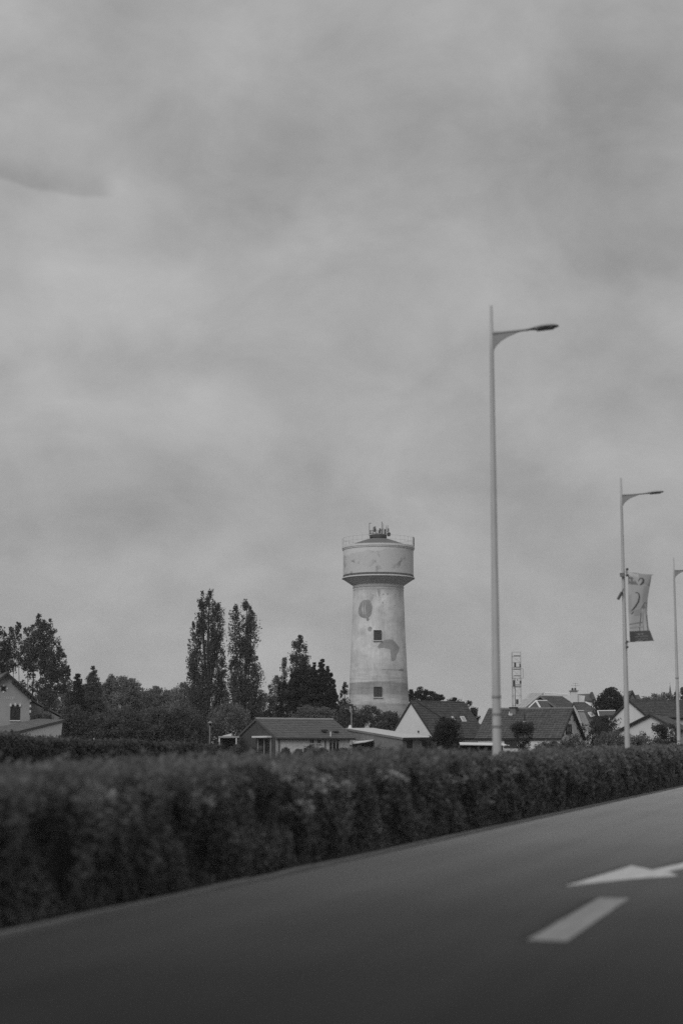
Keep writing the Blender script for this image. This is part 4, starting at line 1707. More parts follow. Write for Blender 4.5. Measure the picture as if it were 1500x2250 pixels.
rf = mb.build('roof', M_SLATEL, kh)
mb = MB()
mb.slab([Kp(1285, 1552, .3), Kp(1304, 1552, 3.2), Kp(1304, 1539.5, 3.2), Kp(1285, 1540.5, .3)], .3)
mb.build('dormer_wall', M_STONE, kh)
mb = MB()
a_, b_, c_, d_ = Kp(1303, 1570, 3.0), Kp(1318, 1570, 5.2), Kp(1318, 1548, 5.2), Kp(1303, 1536, 3.0)
mb.slab([a_, b_, c_, d_], .4)
mb.build('parapet_wall', M_WHITE, kh)
mb = MB()
mb.slab([Kp(1299, 1537, 2.6), Kp(1308, 1536, 2.9), Kp(1301, 1520, 4.5), Kp(1296, 1521, 4.2)], .2)
mb.build('verge_tiles', M_TILE, kh)
mb = MB()
for a, b2_ in (((1196, 1523), (1246, 1525.5)), ((1196, 1526), (1246, 1528))):
    mb.tube([Kp(*a, 2), Kp(*b2_, 2)], .10, 6)
mb.build('far_ridge', M_TRIM, kh)

r5 = roofed('slate_house', 'low house with long dark slate slope, roof window and white verge', [P(1300, 1612, 172), P(1346, 1584, 176), P(1287, 1545, 184), P(1259, 1545, 182)], M_CREAM, M_SLATE, (.45, .45))
mb = MB()
ob = r5.location
mb.tube([P(1286, 1543, 183.9) - ob, P(1318, 1564, 179.3) - ob], .09, 6)
mb.build('verge', M_TRIM, r5)


def pl_pt(px, py, q3):
    a, b_, c = q3
    nrm = (b_ - a).cross(c - a)
    d_ = ray(px, py)
    o_ = Vector((0, 0, EYE))
    t = nrm.dot(a - o_) / nrm.dot(d_)
    return o_ + d_ * t


q3 = (P(1300, 1612, 172), P(1346, 1584, 176), P(1258, 1543, 182))
nr_ = (q3[1] - q3[0]).cross(q3[2] - q3[0]).normalized()
if nr_.z < 0:
    nr_ = -nr_
pts = [pl_pt(a, b_, q3) - ob for a, b_ in ((1297, 1577), (1306, 1576), (1297, 1567), (1290, 1568))]
mb = MB()
mb.slab([p + nr_ * .14 for p in pts], .1)
rw = mb.build('roof_window', M_TRIM, r5)
cen = sum(pts, Vector()) / 4
mb = MB()
mb.slab([cen + (p - cen) * .75 + nr_ * .16 for p in pts], .03)
mb.build('pane', MATS['painted_sky_glass'], rw)
# pale wall beside the cottage's roof
pw = thing('lean_to_wall', 'narrow pale stone wall end sloping behind the cottage gable', 'wall', (X(1284, 140), 140, 0))
Wp = lambda px, py, dY=0.0: P(px, py, 140 + dY) - Vector((X(1284, 140), 140, 0))
mb = MB()
mb.slab([Wp(1284, 1606), Wp(1299, 1606), Wp(1295, 1592), Wp(1281, 1562), Wp(1270, 1562)], .3)
mb.build('wall_face', mat('pale_stone', .30, noise=3, amp=.3, bump=(6, .6, .03)), pw)
mb = MB()
mb.box(Wp(1269, 1562).x, -.1, Wp(1269, 1562).z + .002, Wp(1282, 1562).x, .4, Wp(1269, 1560.5).z)
mb.build('coping', M_TRIM, pw)
# small flat roofed house
sY = 160
s0_ = P(1332, 1600, sY)
sm = thing('flat_roofed_house', 'small house with low dark roof and white edge beside the dense tree', 'house', (s0_.x, s0_.y, 0))
Sp = lambda px, py, dY=0.0: P(px, py, sY + dY) - Vector((s0_.x, s0_.y, 0))
mb = MB()
mb.slab([Sp(1314, 1573), Sp(1352, 1571), Sp(1350, 1562, 1.6), Sp(1312, 1562.5, 1.6)], .15)
rf = mb.build('roof', M_SLATE, sm)
mb = MB()
mb.tube([Sp(1312, 1562, 1.6), Sp(1351, 1561.3, 1.6)], .07, 6)
mb.tube([Sp(1312, 1562, 1.6), Sp(1315, 1573)], .06, 6)
mb.build('white_edge', M_TRIM, rf)
mb = MB()
a_, b_ = Sp(1318, 1575), Sp(1350, 1575)
mb.box(a_.x, .3, -.1, b_.x, 3.0, a_.z)
mb.build('wall', M_VOID, sm)
mb = MB()
a_, b_ = Sp(1337, 1582), Sp(1350, 1574.5)
mb.box(a_.x, .1, -.1, b_.x, .29, b_.z)
mb.build('side_wall', M_WHITE, sm)

# houses at the picture's edge
rY = 150
rh = house('tile_roofed_house', 'house with white gable and long dark tiled roof behind the low gable', 1424, rY, R(28), 9.5, 5.2, Z(1573, rY), Z(1538, rY) + .05,
           M_WHITE, M_TILED, oe=.3, ov=.12, tile=(.3, .3))
lY = 118
l0_ = P(1428, 1640, lY)
lw = thing('low_white_house', 'low white building with shallow gable and grey roof behind bushes', 'house', (l0_.x, l0_.y, 0))
Lp = lambda px, py, dY=0.0: P(px, py, lY + dY) - Vector((l0_.x, l0_.y, 0))
mb = MB()
g = [Lp(1322, 1626, 3), Lp(1322, 1626, 3), Lp(1428, 1573, 0), Lp(1482, 1603, -1.6), Lp(1482, 1603, -1.6)]
g[0].z = g[4].z = -.1
vec = Vector((2.6, 7.5, 0))
bkp = [p + vec for p in g]
mb.add(g + bkp, [(0, 4, 3, 2, 1)[::-1] if False else (0, 1, 2, 3, 4), (9, 8, 7, 6, 5)] + [(i, (i + 1) % 5, (i + 1) % 5 + 5, i + 5) for i in range(5)])
mb.build('wall', mat('dull_white_render', .50, noise=1.4, amp=.12), lw)
mb = MB()
up = Vector((0, 0, .10))
fwd = vec.normalized() * -.25
ridge0, ridge1 = g[2] + up + fwd, g[2] + up + vec
er0, er1 = g[3] + up + fwd + (g[3] - g[2]).normalized() * .3, g[3] + up + vec + (g[3] - g[2]).normalized() * .3
el0, el1 = g[1] + up + fwd + (g[1] - g[2]).normalized() * .3, g[1] + up + vec + (g[1] - g[2]).normalized() * .3
mb.slab([er0, er1, ridge1, ridge0], .1)
mb.slab([el1, el0, ridge0, ridge1], .1)
rf = mb.build('roof', M_SLATEL, lw)
tiles('roof_tiles', (er0, er1, ridge1, ridge0), 9, 26, M_SLATEL, rf)
mb = MB()
mb.tube([el0, ridge0], .07, 6)
mb.tube([ridge0, er0], .07, 6)
mb.build('verge', M_DARKTRIM, rf)
mb = MB()
for i in range(18):
    mb.tube([ridge0.lerp(ridge1, i / 18), ridge0.lerp(ridge1, (i + .96) / 18)], [.10, .085], 7)
mb.build('ridge_tiles', M_TILE, rf)['kind'] = 'stuff'

# far steep roofs and church spire
fh = thing('distant_house', 'distant house with two steep grey gables above the tiled roof', 'house', (X(1388, 300), 300, 0))
mb = MB()
ff = Vector((X(1388, 300), 300, 0))
for (xl, xm, xr, yt, yb) in ((1372, 1386, 1398, 1520, 1545), (1394, 1402, 1412, 1526, 1545)):
    a_, m_, b_ = P(xl, yb, 300) - ff, P(xm, yt, 300) - ff, P(xr, yb, 300) - ff
    a0, b0_ = Vector((a_.x, a_.y, -.1)), Vector((b_.x, b_.y, -.1))
    fr_ = [a0, a_, m_, b_, b0_]
    mb.add(fr_ + [p + Vector((0, 6, 0)) for p in fr_], [(4, 3, 2, 1, 0), (5, 6, 7, 8, 9)] + [(i, (i + 1) % 5, (i + 1) % 5 + 5, i + 5) for i in range(5)])
mb.build('wall', mat('distant_slate', .13, noise=1, amp=.2), fh)
mb = MB()
for (xl, xm, xr, yt, yb) in ((1372, 1386, 1398, 1520, 1545),):
    a_, m_, b_ = P(xl, yb, 300) - ff, P(xm, yt, 300) - ff, P(xr, yb, 300) - ff
    for p, q_ in ((a_, m_), (b_, m_)):
        mb.slab([p + Vector((0, -.4, .2)), q_ + Vector((0, -.4, .2)), q_ + Vector((0, 6.2, .2)), p + Vector((0, 6.2, .2))], .2)
mb.build('roof', M_SLATE, fh)
cY_ = 600
for (px, yt, yb, hw, lab) in ((1474, 1504, 1523, 3.2, 'far church spire rising above the skyline trees'), (1486.5, 1512, 1524, 2.2, 'second smaller church spire half hidden by the edge lamp post')):
    ct = thing('church_spire', lab, 'church spire', (X(px, cY_), cY_, 0))
    r_ = hw * .8 * cY_ / F
    zb_, zt_ = Z(yb, cY_), Z(yt, cY_)
    MB().tube([(0, 0, zb_), (0, 0, zb_ + (zt_ - zb_) * .35), (0, 0, zt_)], [r_ * 1.1, r_ * .72, .03], 8).build('spire', M_SLATE, ct)
    mb = MB()
    mb.box(-r_, -r_, -.1, r_, r_, zb_)
    mb.build('belfry', M_STONE, ct)
    MB().tube([(0, 0, zt_), (0, 0, zt_ + .8)], .05, 5).build('finial', M_STEELD, ct)

# ------------------------------------------------------------------ old house and shed at the edge
oY = 165
oA = R(108)
old = house('old_gabled_house', 'old pale gabled house with star opening and dark arched window', 66, oY, oA, 9.0, 4.9, Z(1526, oY), Z(1479, oY),
            mat('old_render', .30, noise=1.2, amp=.2), mat('old_slate', .11, noise=2, amp=.2, island=.15), oe=.55, ov=.55, tile=(.4, .35), verge_m=M_DARKTRIM, both=True)


def ogy(px, out=0.0):
    o_ = old.location
    t = (px - 750) / F
    c, s = math.cos(oA), math.sin(oA)
    return (t * o_.y - o_.x) / (-s - t * c)


def obox(mb, px0, px1, py0, py1, out0, out1):
    ya, yb_ = ogy(px1), ogy(px0)
    mb.box(-out1, ya, Z(py1, oY - 1), -out0, yb_, Z(py0, oY - 1))


mb = MB()
obox(mb, 28.5, 49.5, 1553, 1582, -.02, .05)
wd = mb.build('window', M_VOID, old)
for i in range(2):
    mb = MB()
    xa = 30 + i * 9.6
    obox(mb, xa, xa + 8.0, 1556, 1581, .052, .07)
    mb.build('shutter', mat('dark_shutter', .022, rough=.7, noise=5, amp=.3), wd)
for px, py, w_, h_ in ((28.6, 1549, 3.6, 6), (39, 1547.5, 4.2, 6), (49.6, 1549, 3.6, 6)):
    mb = MB()
    obox(mb, px - w_ / 2, px + w_ / 2, py - h_ / 2, py + h_ / 2, .0, .09)
    mb.build('lintel_stone', M_WHITE, wd)
for a, b_ in ((32, 36.6), (41.4, 46)):
    mb = MB()
    obox(mb, a, b_, 1548, 1553, .0, .04)
    mb.build('window_head', M_VOID, wd)
mb = MB()
obox(mb, 27.5, 50.5, 1582.2, 1584.5, .0, .12)
mb.build('sill', M_WHITE, wd)
# star shaped vent
mb = MB()
yc, zc_ = ogy(12.2), Z(1513, oY - 1)
k_ = oY / F
pts = []
for i in range(8):
    a = math.pi / 4 * i + math.pi / 4
    r_ = (8.6 if i % 2 == 0 else 3.8) * k_
    pts.append((-.03, yc + r_ * math.cos(a) * 1.02, zc_ + r_ * math.sin(a)))
nst = len(pts)
mb.add([(-.035, yc, zc_)] + pts, [(0, 1 + (i + 1) % nst, 1 + i) for i in range(nst)])
star = mb.build('star_opening', M_VOID, old)
for dx_, dy_ in ((0, 7.2), (0, -7.6), (8.5, .5), (-8.5, .5)):
    mb = MB()
    obox(mb, 12.2 + dx_ - 1.6, 12.2 + dx_ + 1.6, 1513 - dy_ - 1.8, 1513 - dy_ + 1.8, .0, .05)
    mb.build('surround_stone', M_WHITE, star)
# faded painted name on the gable: strokes too worn to read
strokes = [(2.3, 'I'), (8.5, 'O'), (14.2, 'I'), (19, 'I'), (23.6, 'A'), (27.8, 'I'), (32.2, 'I'), (35.6, 'N')]
MLET = mat('faded_lettering', .44, noise=5, amp=.2)
for px, ch_ in strokes:
    mb = MB()
    if ch_ == 'O':
        obox(mb, px - 1.6, px - .8, 1530, 1536.5, .0, .012)
        obox(mb, px + .8, px + 1.6, 1530, 1536.5, .0, .012)
    elif ch_ in 'AN':
        obox(mb, px - 1.2, px - .5, 1530, 1536.5, .0, .012)
        obox(mb, px + .5, px + 1.2, 1530.4, 1536.5, .0, .012)
        obox(mb, px - .5, px + .5, 1531.5, 1533, .0, .012)
    else:
        obox(mb, px - .7, px + .7, 1530, 1536.5, .0, .012)
    mb.build('letter', MLET, old)
# corner stones
for i in range(8):
    z0 = Z(1578, oY) + i * (Z(1530, oY) - Z(1578, oY)) / 8
    z1_ = z0 + (Z(1530, oY) - Z(1578, oY)) / 8 - .02
    mb = MB()
    wq = .55 if i % 2 else .30
    mb.box(-.03, -.05, z0, wq, .10, z1_)
    mb.build('corner_stone', M_BRICK if i % 2 else M_CREAM, old)
for i in range(7):
    t = (i + .6) / 7.4
    yy = -.3 + t * 2.4
    sl_ = (Z(1479, oY) - Z(1526, oY)) / 2.45
    zz_ = Z(1526, oY) + sl_ * yy - .42
    mb = MB()
    mb.box(-.5, yy - .09, zz_ - .1, -.02, yy + .09, zz_ + .2)
    mb.build('bracket', M_DARKTRIM, old)
# side wing with falling roof
mb = MB()
w0, w1 = -.02, -3.3
zA, zB = Z(1538, oY), Z(1576, oY)
mb.add([(2.0, w0, -.1), (2.0, w0, zA), (2.0, w1, zB), (2.0, w1, -.1), (7.0, w0, -.1), (7.0, w0, zA), (7.0, w1, zB), (7.0, w1, -.1)],
       [(0, 1, 2, 3), (7, 6, 5, 4), (0, 4, 5, 1), (1, 5, 6, 2), (2, 6, 7, 3)])
mb.build('side_wing', mat('wing_render', .20, noise=1.2, amp=.25), old)
mb = MB()
mb.slab([(1.9, w0 + .0, zA + .14), (7.1, w0, zA + .14), (7.1, w1 - .3, zB + .02), (1.9, w1 - .3, zB + .02)], .12)
mb.build('wing_roof', MATS['old_slate'], old)

shY = 130
q0 = P(60, 1640, shY)
shed = thing('shed', 'low shed with bright white end wall and dull sloping roof', 'shed', (q0.x, q0.y, 0))
Hp = lambda px, py, Y: P(px, py, Y) - Vector((q0.x, q0.y, 0))
a_, b_, c_, d_ = Hp(-12, 1621, 126), Hp(142, 1582.5, 134), Hp(84, 1580, 145), Hp(-60, 1608, 137)
mb = MB()
mb.slab([a_, b_, c_, d_], .10)
rf = mb.build('roof', mat('shed_roof', .11, rough=.8, noise=2, amp=.2, stretch=(1, 1, 1)), shed)
tiles('roof_tiles', (a_, b_, c_, d_), 9, 22, mat('shed_roof_tile', .115, rough=.8, noise=2, amp=.2, island=.12), rf)
mb = MB()
dd = (b_ - a_).normalized()
mb.slab([a_ + Vector((0, -.02, -.15)), b_ + Vector((0, -.02, -.15)), b_ + Vector((0, -.02, .07)), a_ + Vector((0, -.02, .07))], -.05)
mb.build('fascia', mat('shed_fascia', .09, noise=3, amp=.2), rf)
mb = MB()
wa, wb = a_.lerp(b_, .03) + Vector((0, .12, -.12)), a_.lerp(b_, .968) + Vector((0, .12, -.12))
wc, wd_ = wb + (c_ - b_) * .95, wa + (d_ - a_) * .95
low = [Vector((p.x, p.y, -.1)) for p in (wa, wb, wc, wd_)]
low[1].x -= .28
mb.add([wa, wb, wc, wd_] + low, [(0, 4, 5, 1), (1, 5, 6, 2), (2, 6, 7, 3), (3, 7, 4, 0), (0, 1, 2, 3)])
mb.build('wall', mat('bright_white_render', .66, noise=1.2, amp=.08), shed)

# ------------------------------------------------------------------ lattice mast
mY = 205
mk = mY / F
mx = X(1136, mY)
M_MAST = mat('galvanised_mast', .30, rough=.5, noise=3, amp=.15)
mast = thing('lattice_mast', 'slender steel lattice mast with small antennas above the cottage roof', 'mast', (mx, mY, 0))
hwm = 9.2 * mk
hd = .5
zt_ = Z(1433, mY)
for sx in (-1, 1):
    for sy in (-1, 1):
        MB().tube([(sx * hwm, sy * hd, 0), (sx * hwm, sy * hd, zt_ + (0 if sx > 0 else -.1))], .028 if sx < 0 else .02, 6).build('leg', M_MAST, mast)
levels = [1433, 1442, 1456, 1466, 1470, 1490, 1508, 1529, 1550, 1572, 1595, 1620, 1645]
mb = MB()
for i, py in enumerate(levels):
    z = Z(py, mY)
    for sy in (-1, 1):
        mb.tube([(-hwm, sy * hd, z), (hwm, sy * hd, z)], .014, 5)
    for sx in (-1, 1):
        mb.tube([(sx * hwm, -hd, z), (sx * hwm, hd, z)], .012, 5)
    if i + 1 < len(levels):
        z2_ = Z(levels[i + 1], mY)
        if abs(z - z2_) > .6:
            mb.tube([(-hwm, -hd, z), (hwm, -hd, z2_)], .010, 5)
            mb.tube([(hwm, -hd, z), (-hwm, -hd, z2_)], .010, 5)
            mb.tube([(-hwm, hd, z), (hwm, hd, z2_)], .009, 5)
mb.build('bracing', M_MAST, mast)
for py in (1441, 1466, 1470.5, 1485, 1505, 1509.5):
    mb = MB()
    z = Z(py, mY)
    mb.box(-hwm + .2, -hd - .03, z - .02, hwm - .05, hd + .03, z + .02)
    mb.build('platform', M_STEELD, mast)
mb = MB()
mb.tube([(-hwm + .25, -hd - .05, 0), (-hwm + .25, -hd - .05, Z(1490, mY))], .04, 7)
mb.build('cable_duct', M_STEELD, mast)
for (xa, ya, xb, yb_) in ((1130, 1456, 1134, 1467), (1141.5, 1459, 1144, 1466), (1127, 1495, 1131.5, 1509), (1141.5, 1496, 1145, 1503), (1133, 1537, 1138, 1548), (1136, 1493, 1137.5, 1496)):
    mb = MB()
    mb.box((xa - 1136) * mk, -hd - .25, Z(yb_, mY), (xb - 1136) * mk, -hd - .06, Z(ya, mY))
    mb.build('antenna_panel', M_STEELD, mast)
mb = MB()
for (xa, xb, ya, yb_) in ((1125, 1149, 1470, 1491),):
    for sx in (xa, xb):
        mb.tube([((sx - 1136) * mk, -hd - .2, Z(ya, mY)), ((sx - 1136) * mk, -hd - .2, Z(yb_, mY))], .025, 5)
    for py in (ya, yb_):
        mb.tube([((xa - 1136) * mk, -hd - .2, Z(py, mY)), ((xb - 1136) * mk, -hd - .2, Z(py, mY))], .02, 5)
mb.build('guard_rail', M_STEELM, mast)

PO = 'poplar'
# ------------------------------------------------------------------ trees and shrubs
bgm0 = mat('haze_tinted_needle', .095, rough=.8, noise=.4, amp=.25, island=.18, spec=.2)  # paler needles: haze painted into the colour
tree('airy_tree', 'tall airy tree with thin bare trunks behind the gabled house', 'tree', 75, 208,
     [(76, 1344, 1470, 15, PO), (62, 1356, 1470, 13, PO), (48, 1372, 1470, 12, PO), (34, 1366, 1470, 13, PO), (18, 1374, 1480, 12, PO), (92, 1358, 1480, 14, PO), (104, 1361, 1490, 14, PO), (116, 1380, 1500, 12, PO), (126, 1404, 1510, 11, PO),
      (136, 1432, 1530, 11, PO), (146, 1462, 1550, 8, PO), (84, 1385, 1490, 34, 'round'), (108, 1430, 1540, 22, 'round'), (80, 1495, 1560, 60, 'dome')],
     M_LEAF, dens=.40, clump=.42, leaf=.34, trunk_r=.2, gap=.18, fill=.6, stretch=1.3,
     stems=[[(x_ * .9, 0, 0), (x_ * .95, 0, 6), (x_ + .1, .2, 10), (x_ * 1.05, 0, tp_)] for x_, tp_ in ((-.4, 16), (-2.9, 14), (-2.2, 15), (-1.1, 16.5), (.5, 16.5), (1.2, 16), (1.9, 15), (2.7, 12), (-3.6, 13))])
tree('leafy_tree', 'dense tall tree cut by the picture edge above the old roof', 'tree', -12, 200,
     [(-14, 1365, 1560, 30, PO), (4, 1388, 1500, 10, 'round')], M_LEAFD, dens=.7, clump=.55, leaf=.36, gap=.15)
tree('spruce', 'dark narrow spruce with blunt top beside the airy tree', 'tree', 168, 186, [(169, 1475, 1620, 44, 'cone'), (168, 1530, 1640, 34, 'dome')], M_NEEDLE, dens=1.0, clump=.45, leaf=.3, conifer=True)
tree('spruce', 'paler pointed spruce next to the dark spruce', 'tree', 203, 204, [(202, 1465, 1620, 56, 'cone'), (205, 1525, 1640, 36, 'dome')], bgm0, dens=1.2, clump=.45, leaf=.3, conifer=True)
bgm = mat('haze_tinted_leaf', .15, rough=.8, noise=.4, amp=.25, island=.18, spec=.2)  # lighter leaf colour stands in for haze on the farther trees
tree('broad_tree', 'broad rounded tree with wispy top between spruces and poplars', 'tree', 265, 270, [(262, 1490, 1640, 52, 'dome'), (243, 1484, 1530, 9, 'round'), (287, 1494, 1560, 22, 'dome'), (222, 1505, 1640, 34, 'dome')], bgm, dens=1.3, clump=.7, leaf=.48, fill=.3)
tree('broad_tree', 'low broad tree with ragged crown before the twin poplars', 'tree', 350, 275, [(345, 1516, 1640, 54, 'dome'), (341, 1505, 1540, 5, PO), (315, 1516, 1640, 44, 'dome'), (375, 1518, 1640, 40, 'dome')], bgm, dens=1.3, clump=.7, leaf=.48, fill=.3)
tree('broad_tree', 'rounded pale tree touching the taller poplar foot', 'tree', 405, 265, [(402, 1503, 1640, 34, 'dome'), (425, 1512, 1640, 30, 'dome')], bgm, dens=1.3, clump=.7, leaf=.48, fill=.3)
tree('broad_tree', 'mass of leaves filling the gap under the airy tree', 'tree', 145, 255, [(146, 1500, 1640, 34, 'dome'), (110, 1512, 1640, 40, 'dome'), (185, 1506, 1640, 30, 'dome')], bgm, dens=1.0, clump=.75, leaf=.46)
for i, (cx, yt, hw, lab) in enumerate(((160, 1553, 32, 'round dark shrub beside the white shed wall'), (218, 1572, 34, 'low shrub behind the white marker post'), (272, 1556, 44, 'wide dark shrub, second from the shed'),
                                       (345, 1558, 44, 'tallest dark shrub before the broad trees'), (402, 1556, 42, 'dark leaning shrub below the taller poplar'))):
    tree('garden_shrub', lab, 'shrub', cx, 150 + i, [(cx, yt, 1650, hw, 'round')], M_LEAF if i % 2 == 0 else mat('shrub_leaf', .085, rough=.7, noise=.5, amp=.3, island=.35), dens=1.7, clump=.42, leaf=.28, group='shrubs behind the meadow hedge', fill=.22)
tree('round_bush', 'rounded bush with pale top beside the white carport', 'shrub', 505, 156, [(505, 1550, 1650, 50, 'round')], M_LEAFL, dens=1.6, clump=.45, leaf=.28, fill=.22)
tree('low_bush', 'low bush tucked against the old house wing', 'shrub', 98, 150, [(98, 1556, 1620, 20, 'round'), (78, 1566, 1620, 14, 'round')], M_LEAFD, dens=.9, clump=.4, leaf=.24)
# poplars
tree('poplar', 'taller of the twin poplars with a lower side spire', 'tree', 455, 200,
     [(456, 1296, 1450, 21, PO), (476, 1316, 1430, 15, PO), (468, 1390, 1610, 30, PO), (423, 1364, 1540, 13, PO), (434, 1372, 1610, 17, PO), (488, 1415, 1600, 13, PO), (440, 1303, 1400, 8, PO), (450, 1480, 1640, 38, 'dome')],
     M_LEAF, dens=.62, clump=.50, leaf=.34, trunk_r=.3, stretch=1.6, gap=.2)
tree('poplar', 'shorter of the twin poplars, with forked pointed top', 'tree', 535, 198,
     [(540, 1314, 1440, 15, PO), (516, 1332, 1470, 16, PO), (550, 1342, 1480, 17, PO), (533, 1400, 1610, 30, PO), (535, 1490, 1640, 40, 'dome'), (562, 1445, 1600, 16, PO), (508, 1450, 1600, 14, PO)],
     M_LEAF, dens=.62, clump=.50, leaf=.34, trunk_r=.28, stretch=1.6, gap=.2)
tree('young_tree', 'pale bushy tree between the twin poplars and dark cypress', 'tree', 592, 205, [(592, 1506, 1620, 22, 'dome'), (570, 1530, 1620, 26, 'dome')], bgm, dens=.8, clump=.55, leaf=.36)
tree('poplar', 'thin poplar rising behind the dark spreading cypress', 'tree', 658, 204, [(659, 1398, 1540, 20, PO), (648, 1410, 1500, 12, PO), (671, 1425, 1500, 11, PO)], M_LEAF, dens=.65, clump=.45, leaf=.32, stretch=1.4, gap=.2)
tree('poplar', 'faint slim poplar at the edge of the dark cypress', 'tree', 618, 240, [(624, 1440, 1540, 10, PO), (607, 1478, 1580, 14, PO)], bgm, dens=.5, clump=.5, leaf=.36, stretch=1.5, gap=.25)
tree('cypress', 'wide dark cypress with feathery upswept tips before the tower', 'tree', 665, 188,
     [(666, 1462, 1620, 62, 'cdome'), (694, 1472, 1620, 40, 'cdome'), (680, 1500, 1620, 58, 'cdome'), (705, 1450, 1520, 15, 'cone'), (716, 1466, 1540, 15, 'cone'), (726, 1482, 1560, 14, 'cone'), (735, 1506, 1580, 12, 'cone'), (640, 1480, 1560, 22, 'cone'),
      (614, 1500, 1580, 14, 'cone'), (690, 1456, 1560, 20, 'cone'), (668, 1540, 1625, 72, 'cdome'), (708, 1444, 1490, 7, 'cone'), (719, 1460, 1500, 7, 'cone'), (727, 1476, 1520, 8, 'cone'), (733, 1492, 1540, 9, 'cone'), (625, 1488, 1540, 9, 'cone'), (648, 1470, 1520, 9, 'cone')],
     M_NEEDLE, dens=1.0, clump=.42, leaf=.34, conifer=True, up=.1)
tree('young_tree', 'slim leafy tree standing right against the tower shaft', 'tree', 755, 206, [(757, 1499, 1600, 11, PO), (750, 1525, 1620, 16, PO)], M_LEAFD, dens=.7, clump=.42, leaf=.3, gap=.2)
for i, (cx, yt, hw, lab) in enumerate(((672, 1553, 32, 'bush showing over the bungalow ridge below the cypress'), (712, 1555, 30, 'bush over the ridge end of the bungalow'), (768, 1550, 28, 'bush behind the television antenna'),
                                       (815, 1555, 42, 'wide bush hiding the foot of the water tower'), (856, 1566, 26, 'bush touching the tall white gable'))):
    tree('round_bush', lab, 'shrub', cx, 172 + i, [(cx, yt, 1640, hw, 'round')], M_LEAFL if i < 2 else M_LEAF, dens=1.5, clump=.42, leaf=.28, fill=.22, group='bushes below the water tower')
tree('cedar', 'flat layered cedar crown above the dark tiled roof', 'tree', 935, 235,
     [(925, 1511, 1534, 24, 'flat'), (945, 1520, 1542, 28, 'flat'), (962, 1524, 1540, 14, 'flat'), (915, 1522, 1560, 16, 'flat'), (903, 1516, 1540, 6, 'flat')], M_LEAFD, dens=.6, clump=.45, leaf=.36, conifer=True, up=.5)
tree('dark_tree', 'dark clipped tree top behind the tiled roof ridge', 'tree', 998, 192, [(998, 1532, 1640, 22, 'dome')], M_NEEDLE, dens=.9, clump=.42, leaf=.3)
tree('dark_tree', 'dark tree stepping down beside the white gabled house', 'tree', 1033, 190, [(1030, 1543, 1640, 22, 'dome'), (1040, 1556, 1640, 14, 'round')], M_LEAFD, dens=.9, clump=.42, leaf=.3)
tree('round_shrub', 'tall dark oval shrub in front of the tiled roof', 'shrub', 981, 112, [(981, 1577, 1662, 32, 'round'), (981, 1590, 1662, 26, 'round')], M_NEEDLE, dens=1.5, clump=.26, leaf=.17)
tree('topiary_shrub', 'clipped vase shaped shrub with bare stems before the cottage', 'shrub', 1148, 109, [(1148, 1590, 1646, 25, 'vase'), (1148, 1590, 1612, 24, 'vase')], mat('topiary_leaf', .05, rough=.7, noise=.6, amp=.3, island=.35), dens=1.1, clump=.22, leaf=.13, trunk_r=.10, gap=.15,
     stems=[[(x_ * .15, 0, 0), (x_ * .3, 0, .9), (x_, yy_, 2.2)] for x_, yy_ in ((0, 0), (-.5, .2), (-.3, -.2), (.25, .25), (.5, -.1), (-.65, 0), (.65, .1), (.1, -.3))])
tree('dense_tree', 'large dense dark tree behind the second lamp post', 'tree', 1343, 176, [(1344, 1512, 1620, 30, 'round'), (1320, 1536, 1600, 13, 'round'), (1362, 1530, 1620, 16, 'round')], M_LEAFD, dens=1.8, clump=.38, leaf=.28, fill=.3)
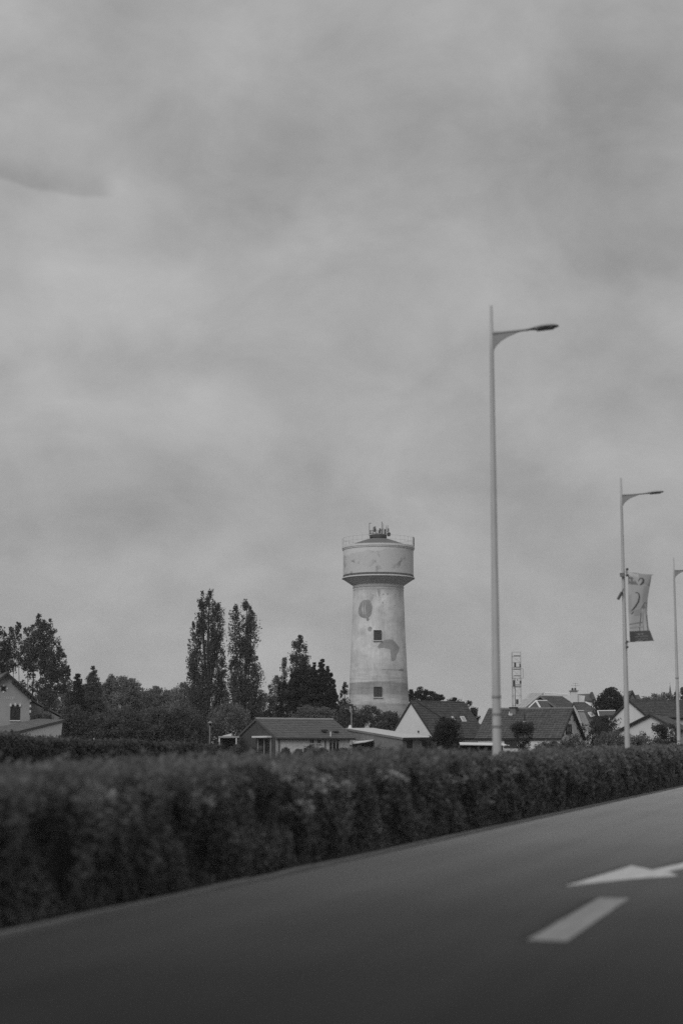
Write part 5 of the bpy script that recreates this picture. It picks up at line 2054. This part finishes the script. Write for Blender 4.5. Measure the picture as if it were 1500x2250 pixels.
for (cx, Yy, sp_, m_, lab, cl_, lf_) in (
        (1300, 128, [(1300, 1588, 1660, 30, 'dome'), (1335, 1575, 1660, 32, 'dome')], M_LEAFD, 'dark bush between the cottage gable and the low white house', .4, .22),
        (1350, 100, [(1345, 1604, 1660, 26, 'dome'), (1325, 1612, 1660, 20, 'dome'), (1372, 1610, 1660, 20, 'dome')], M_LEAFL, 'pale leafy bush at the foot of the banner lamp post', .28, .16),
        (1255, 96, [(1264, 1617, 1660, 26, 'dome'), (1232, 1630, 1660, 26, 'dome')], M_LEAF, 'low bush under the cottage gable window', .28, .15),
        (1195, 94, [(1195, 1634, 1660, 24, 'dome'), (1215, 1630, 1660, 16, 'dome')], M_LEAFL, 'low pale bush below the cottage eave', .26, .15),
        (1412, 94, [(1412, 1612, 1660, 24, 'dome'), (1395, 1618, 1660, 16, 'dome'), (1440, 1620, 1660, 18, 'dome')], M_LEAFL, 'small leafy bush before the low white gable', .26, .15),
        (1472, 92, [(1474, 1594, 1660, 24, 'dome'), (1455, 1606, 1660, 22, 'dome'), (1450, 1596, 1606, 12, 'flat')], M_LEAF, 'spreading bush with long shoots at the edge lamp post', .28, .16),
        (960, 100, [(955, 1634, 1665, 26, 'dome')], M_LEAF, 'low bush at the corner of the brick outbuilding', .22, .13)):
    tree('bush', lab, 'shrub', cx, Yy, sp_, m_, dens=.8, clump=cl_, leaf=lf_, group='bushes behind the near hedge', trunk_r=.05)
for i, (cx, yt, hw, lab) in enumerate(((628, 1640, 10, 'small shrub by the bungalow downpipe'), (655, 1643, 9, 'smallest shrub on the bungalow lawn'), (682, 1636, 14, 'shrub below the narrow bungalow windows'),
                                       (706, 1640, 13, 'shrub beside the bungalow patio door'), (752, 1640, 14, 'shrub at the far corner of the bungalow'), (790, 1637, 16, 'shrub before the pale awning'),
                                       (830, 1640, 14, 'shrub against the brick outbuilding wall'), (520, 1632, 14, 'shrub under the carport edge'), (556, 1640, 12, 'shrub against the dark brick gable'))):
    tree('garden_shrub', lab, 'shrub', cx, 122 + i, [(cx, yt + 5, 1664, hw, 'dome')], M_LEAF if i % 2 else M_LEAFD, dens=.9, clump=.25, leaf=.17, group='shrubs round the bungalow', trunk_r=.04)
for i, (cx, yt, hw, lab) in enumerate(((1412, 1526, 16, 'skyline tree nearest the steep grey gables'), (1440, 1527, 22, 'middle skyline tree above the tiled roof'), (1466, 1523, 20, 'skyline tree just under the church spire'), (1502, 1513, 13, 'dark skyline tree at the edge of the picture'))):
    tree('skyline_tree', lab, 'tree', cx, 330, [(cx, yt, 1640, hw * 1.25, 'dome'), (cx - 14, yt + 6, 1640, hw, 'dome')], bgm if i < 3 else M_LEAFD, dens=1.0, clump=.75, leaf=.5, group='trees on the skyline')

# ------------------------------------------------------------------ thin summer haze
hz = MB()
hz.box(-1520, -220, -1.1, 1520, 2220, 60)
hm = bpy.data.materials.new('haze')
hm.use_nodes = True
ht = hm.node_tree
ht.nodes.remove(ht.nodes['Principled BSDF'])
pv = ht.nodes.new('ShaderNodeVolumePrincipled')
pv.inputs['Color'].default_value = (.95, .95, .95, 1)
pv.inputs['Density'].default_value = HAZE
pv.inputs['Anisotropy'].default_value = 0.0
ht.links.new(pv.outputs[0], ht.nodes['Material Output'].inputs['Volume'])
tag(hz.build('haze', hm), kind='stuff')
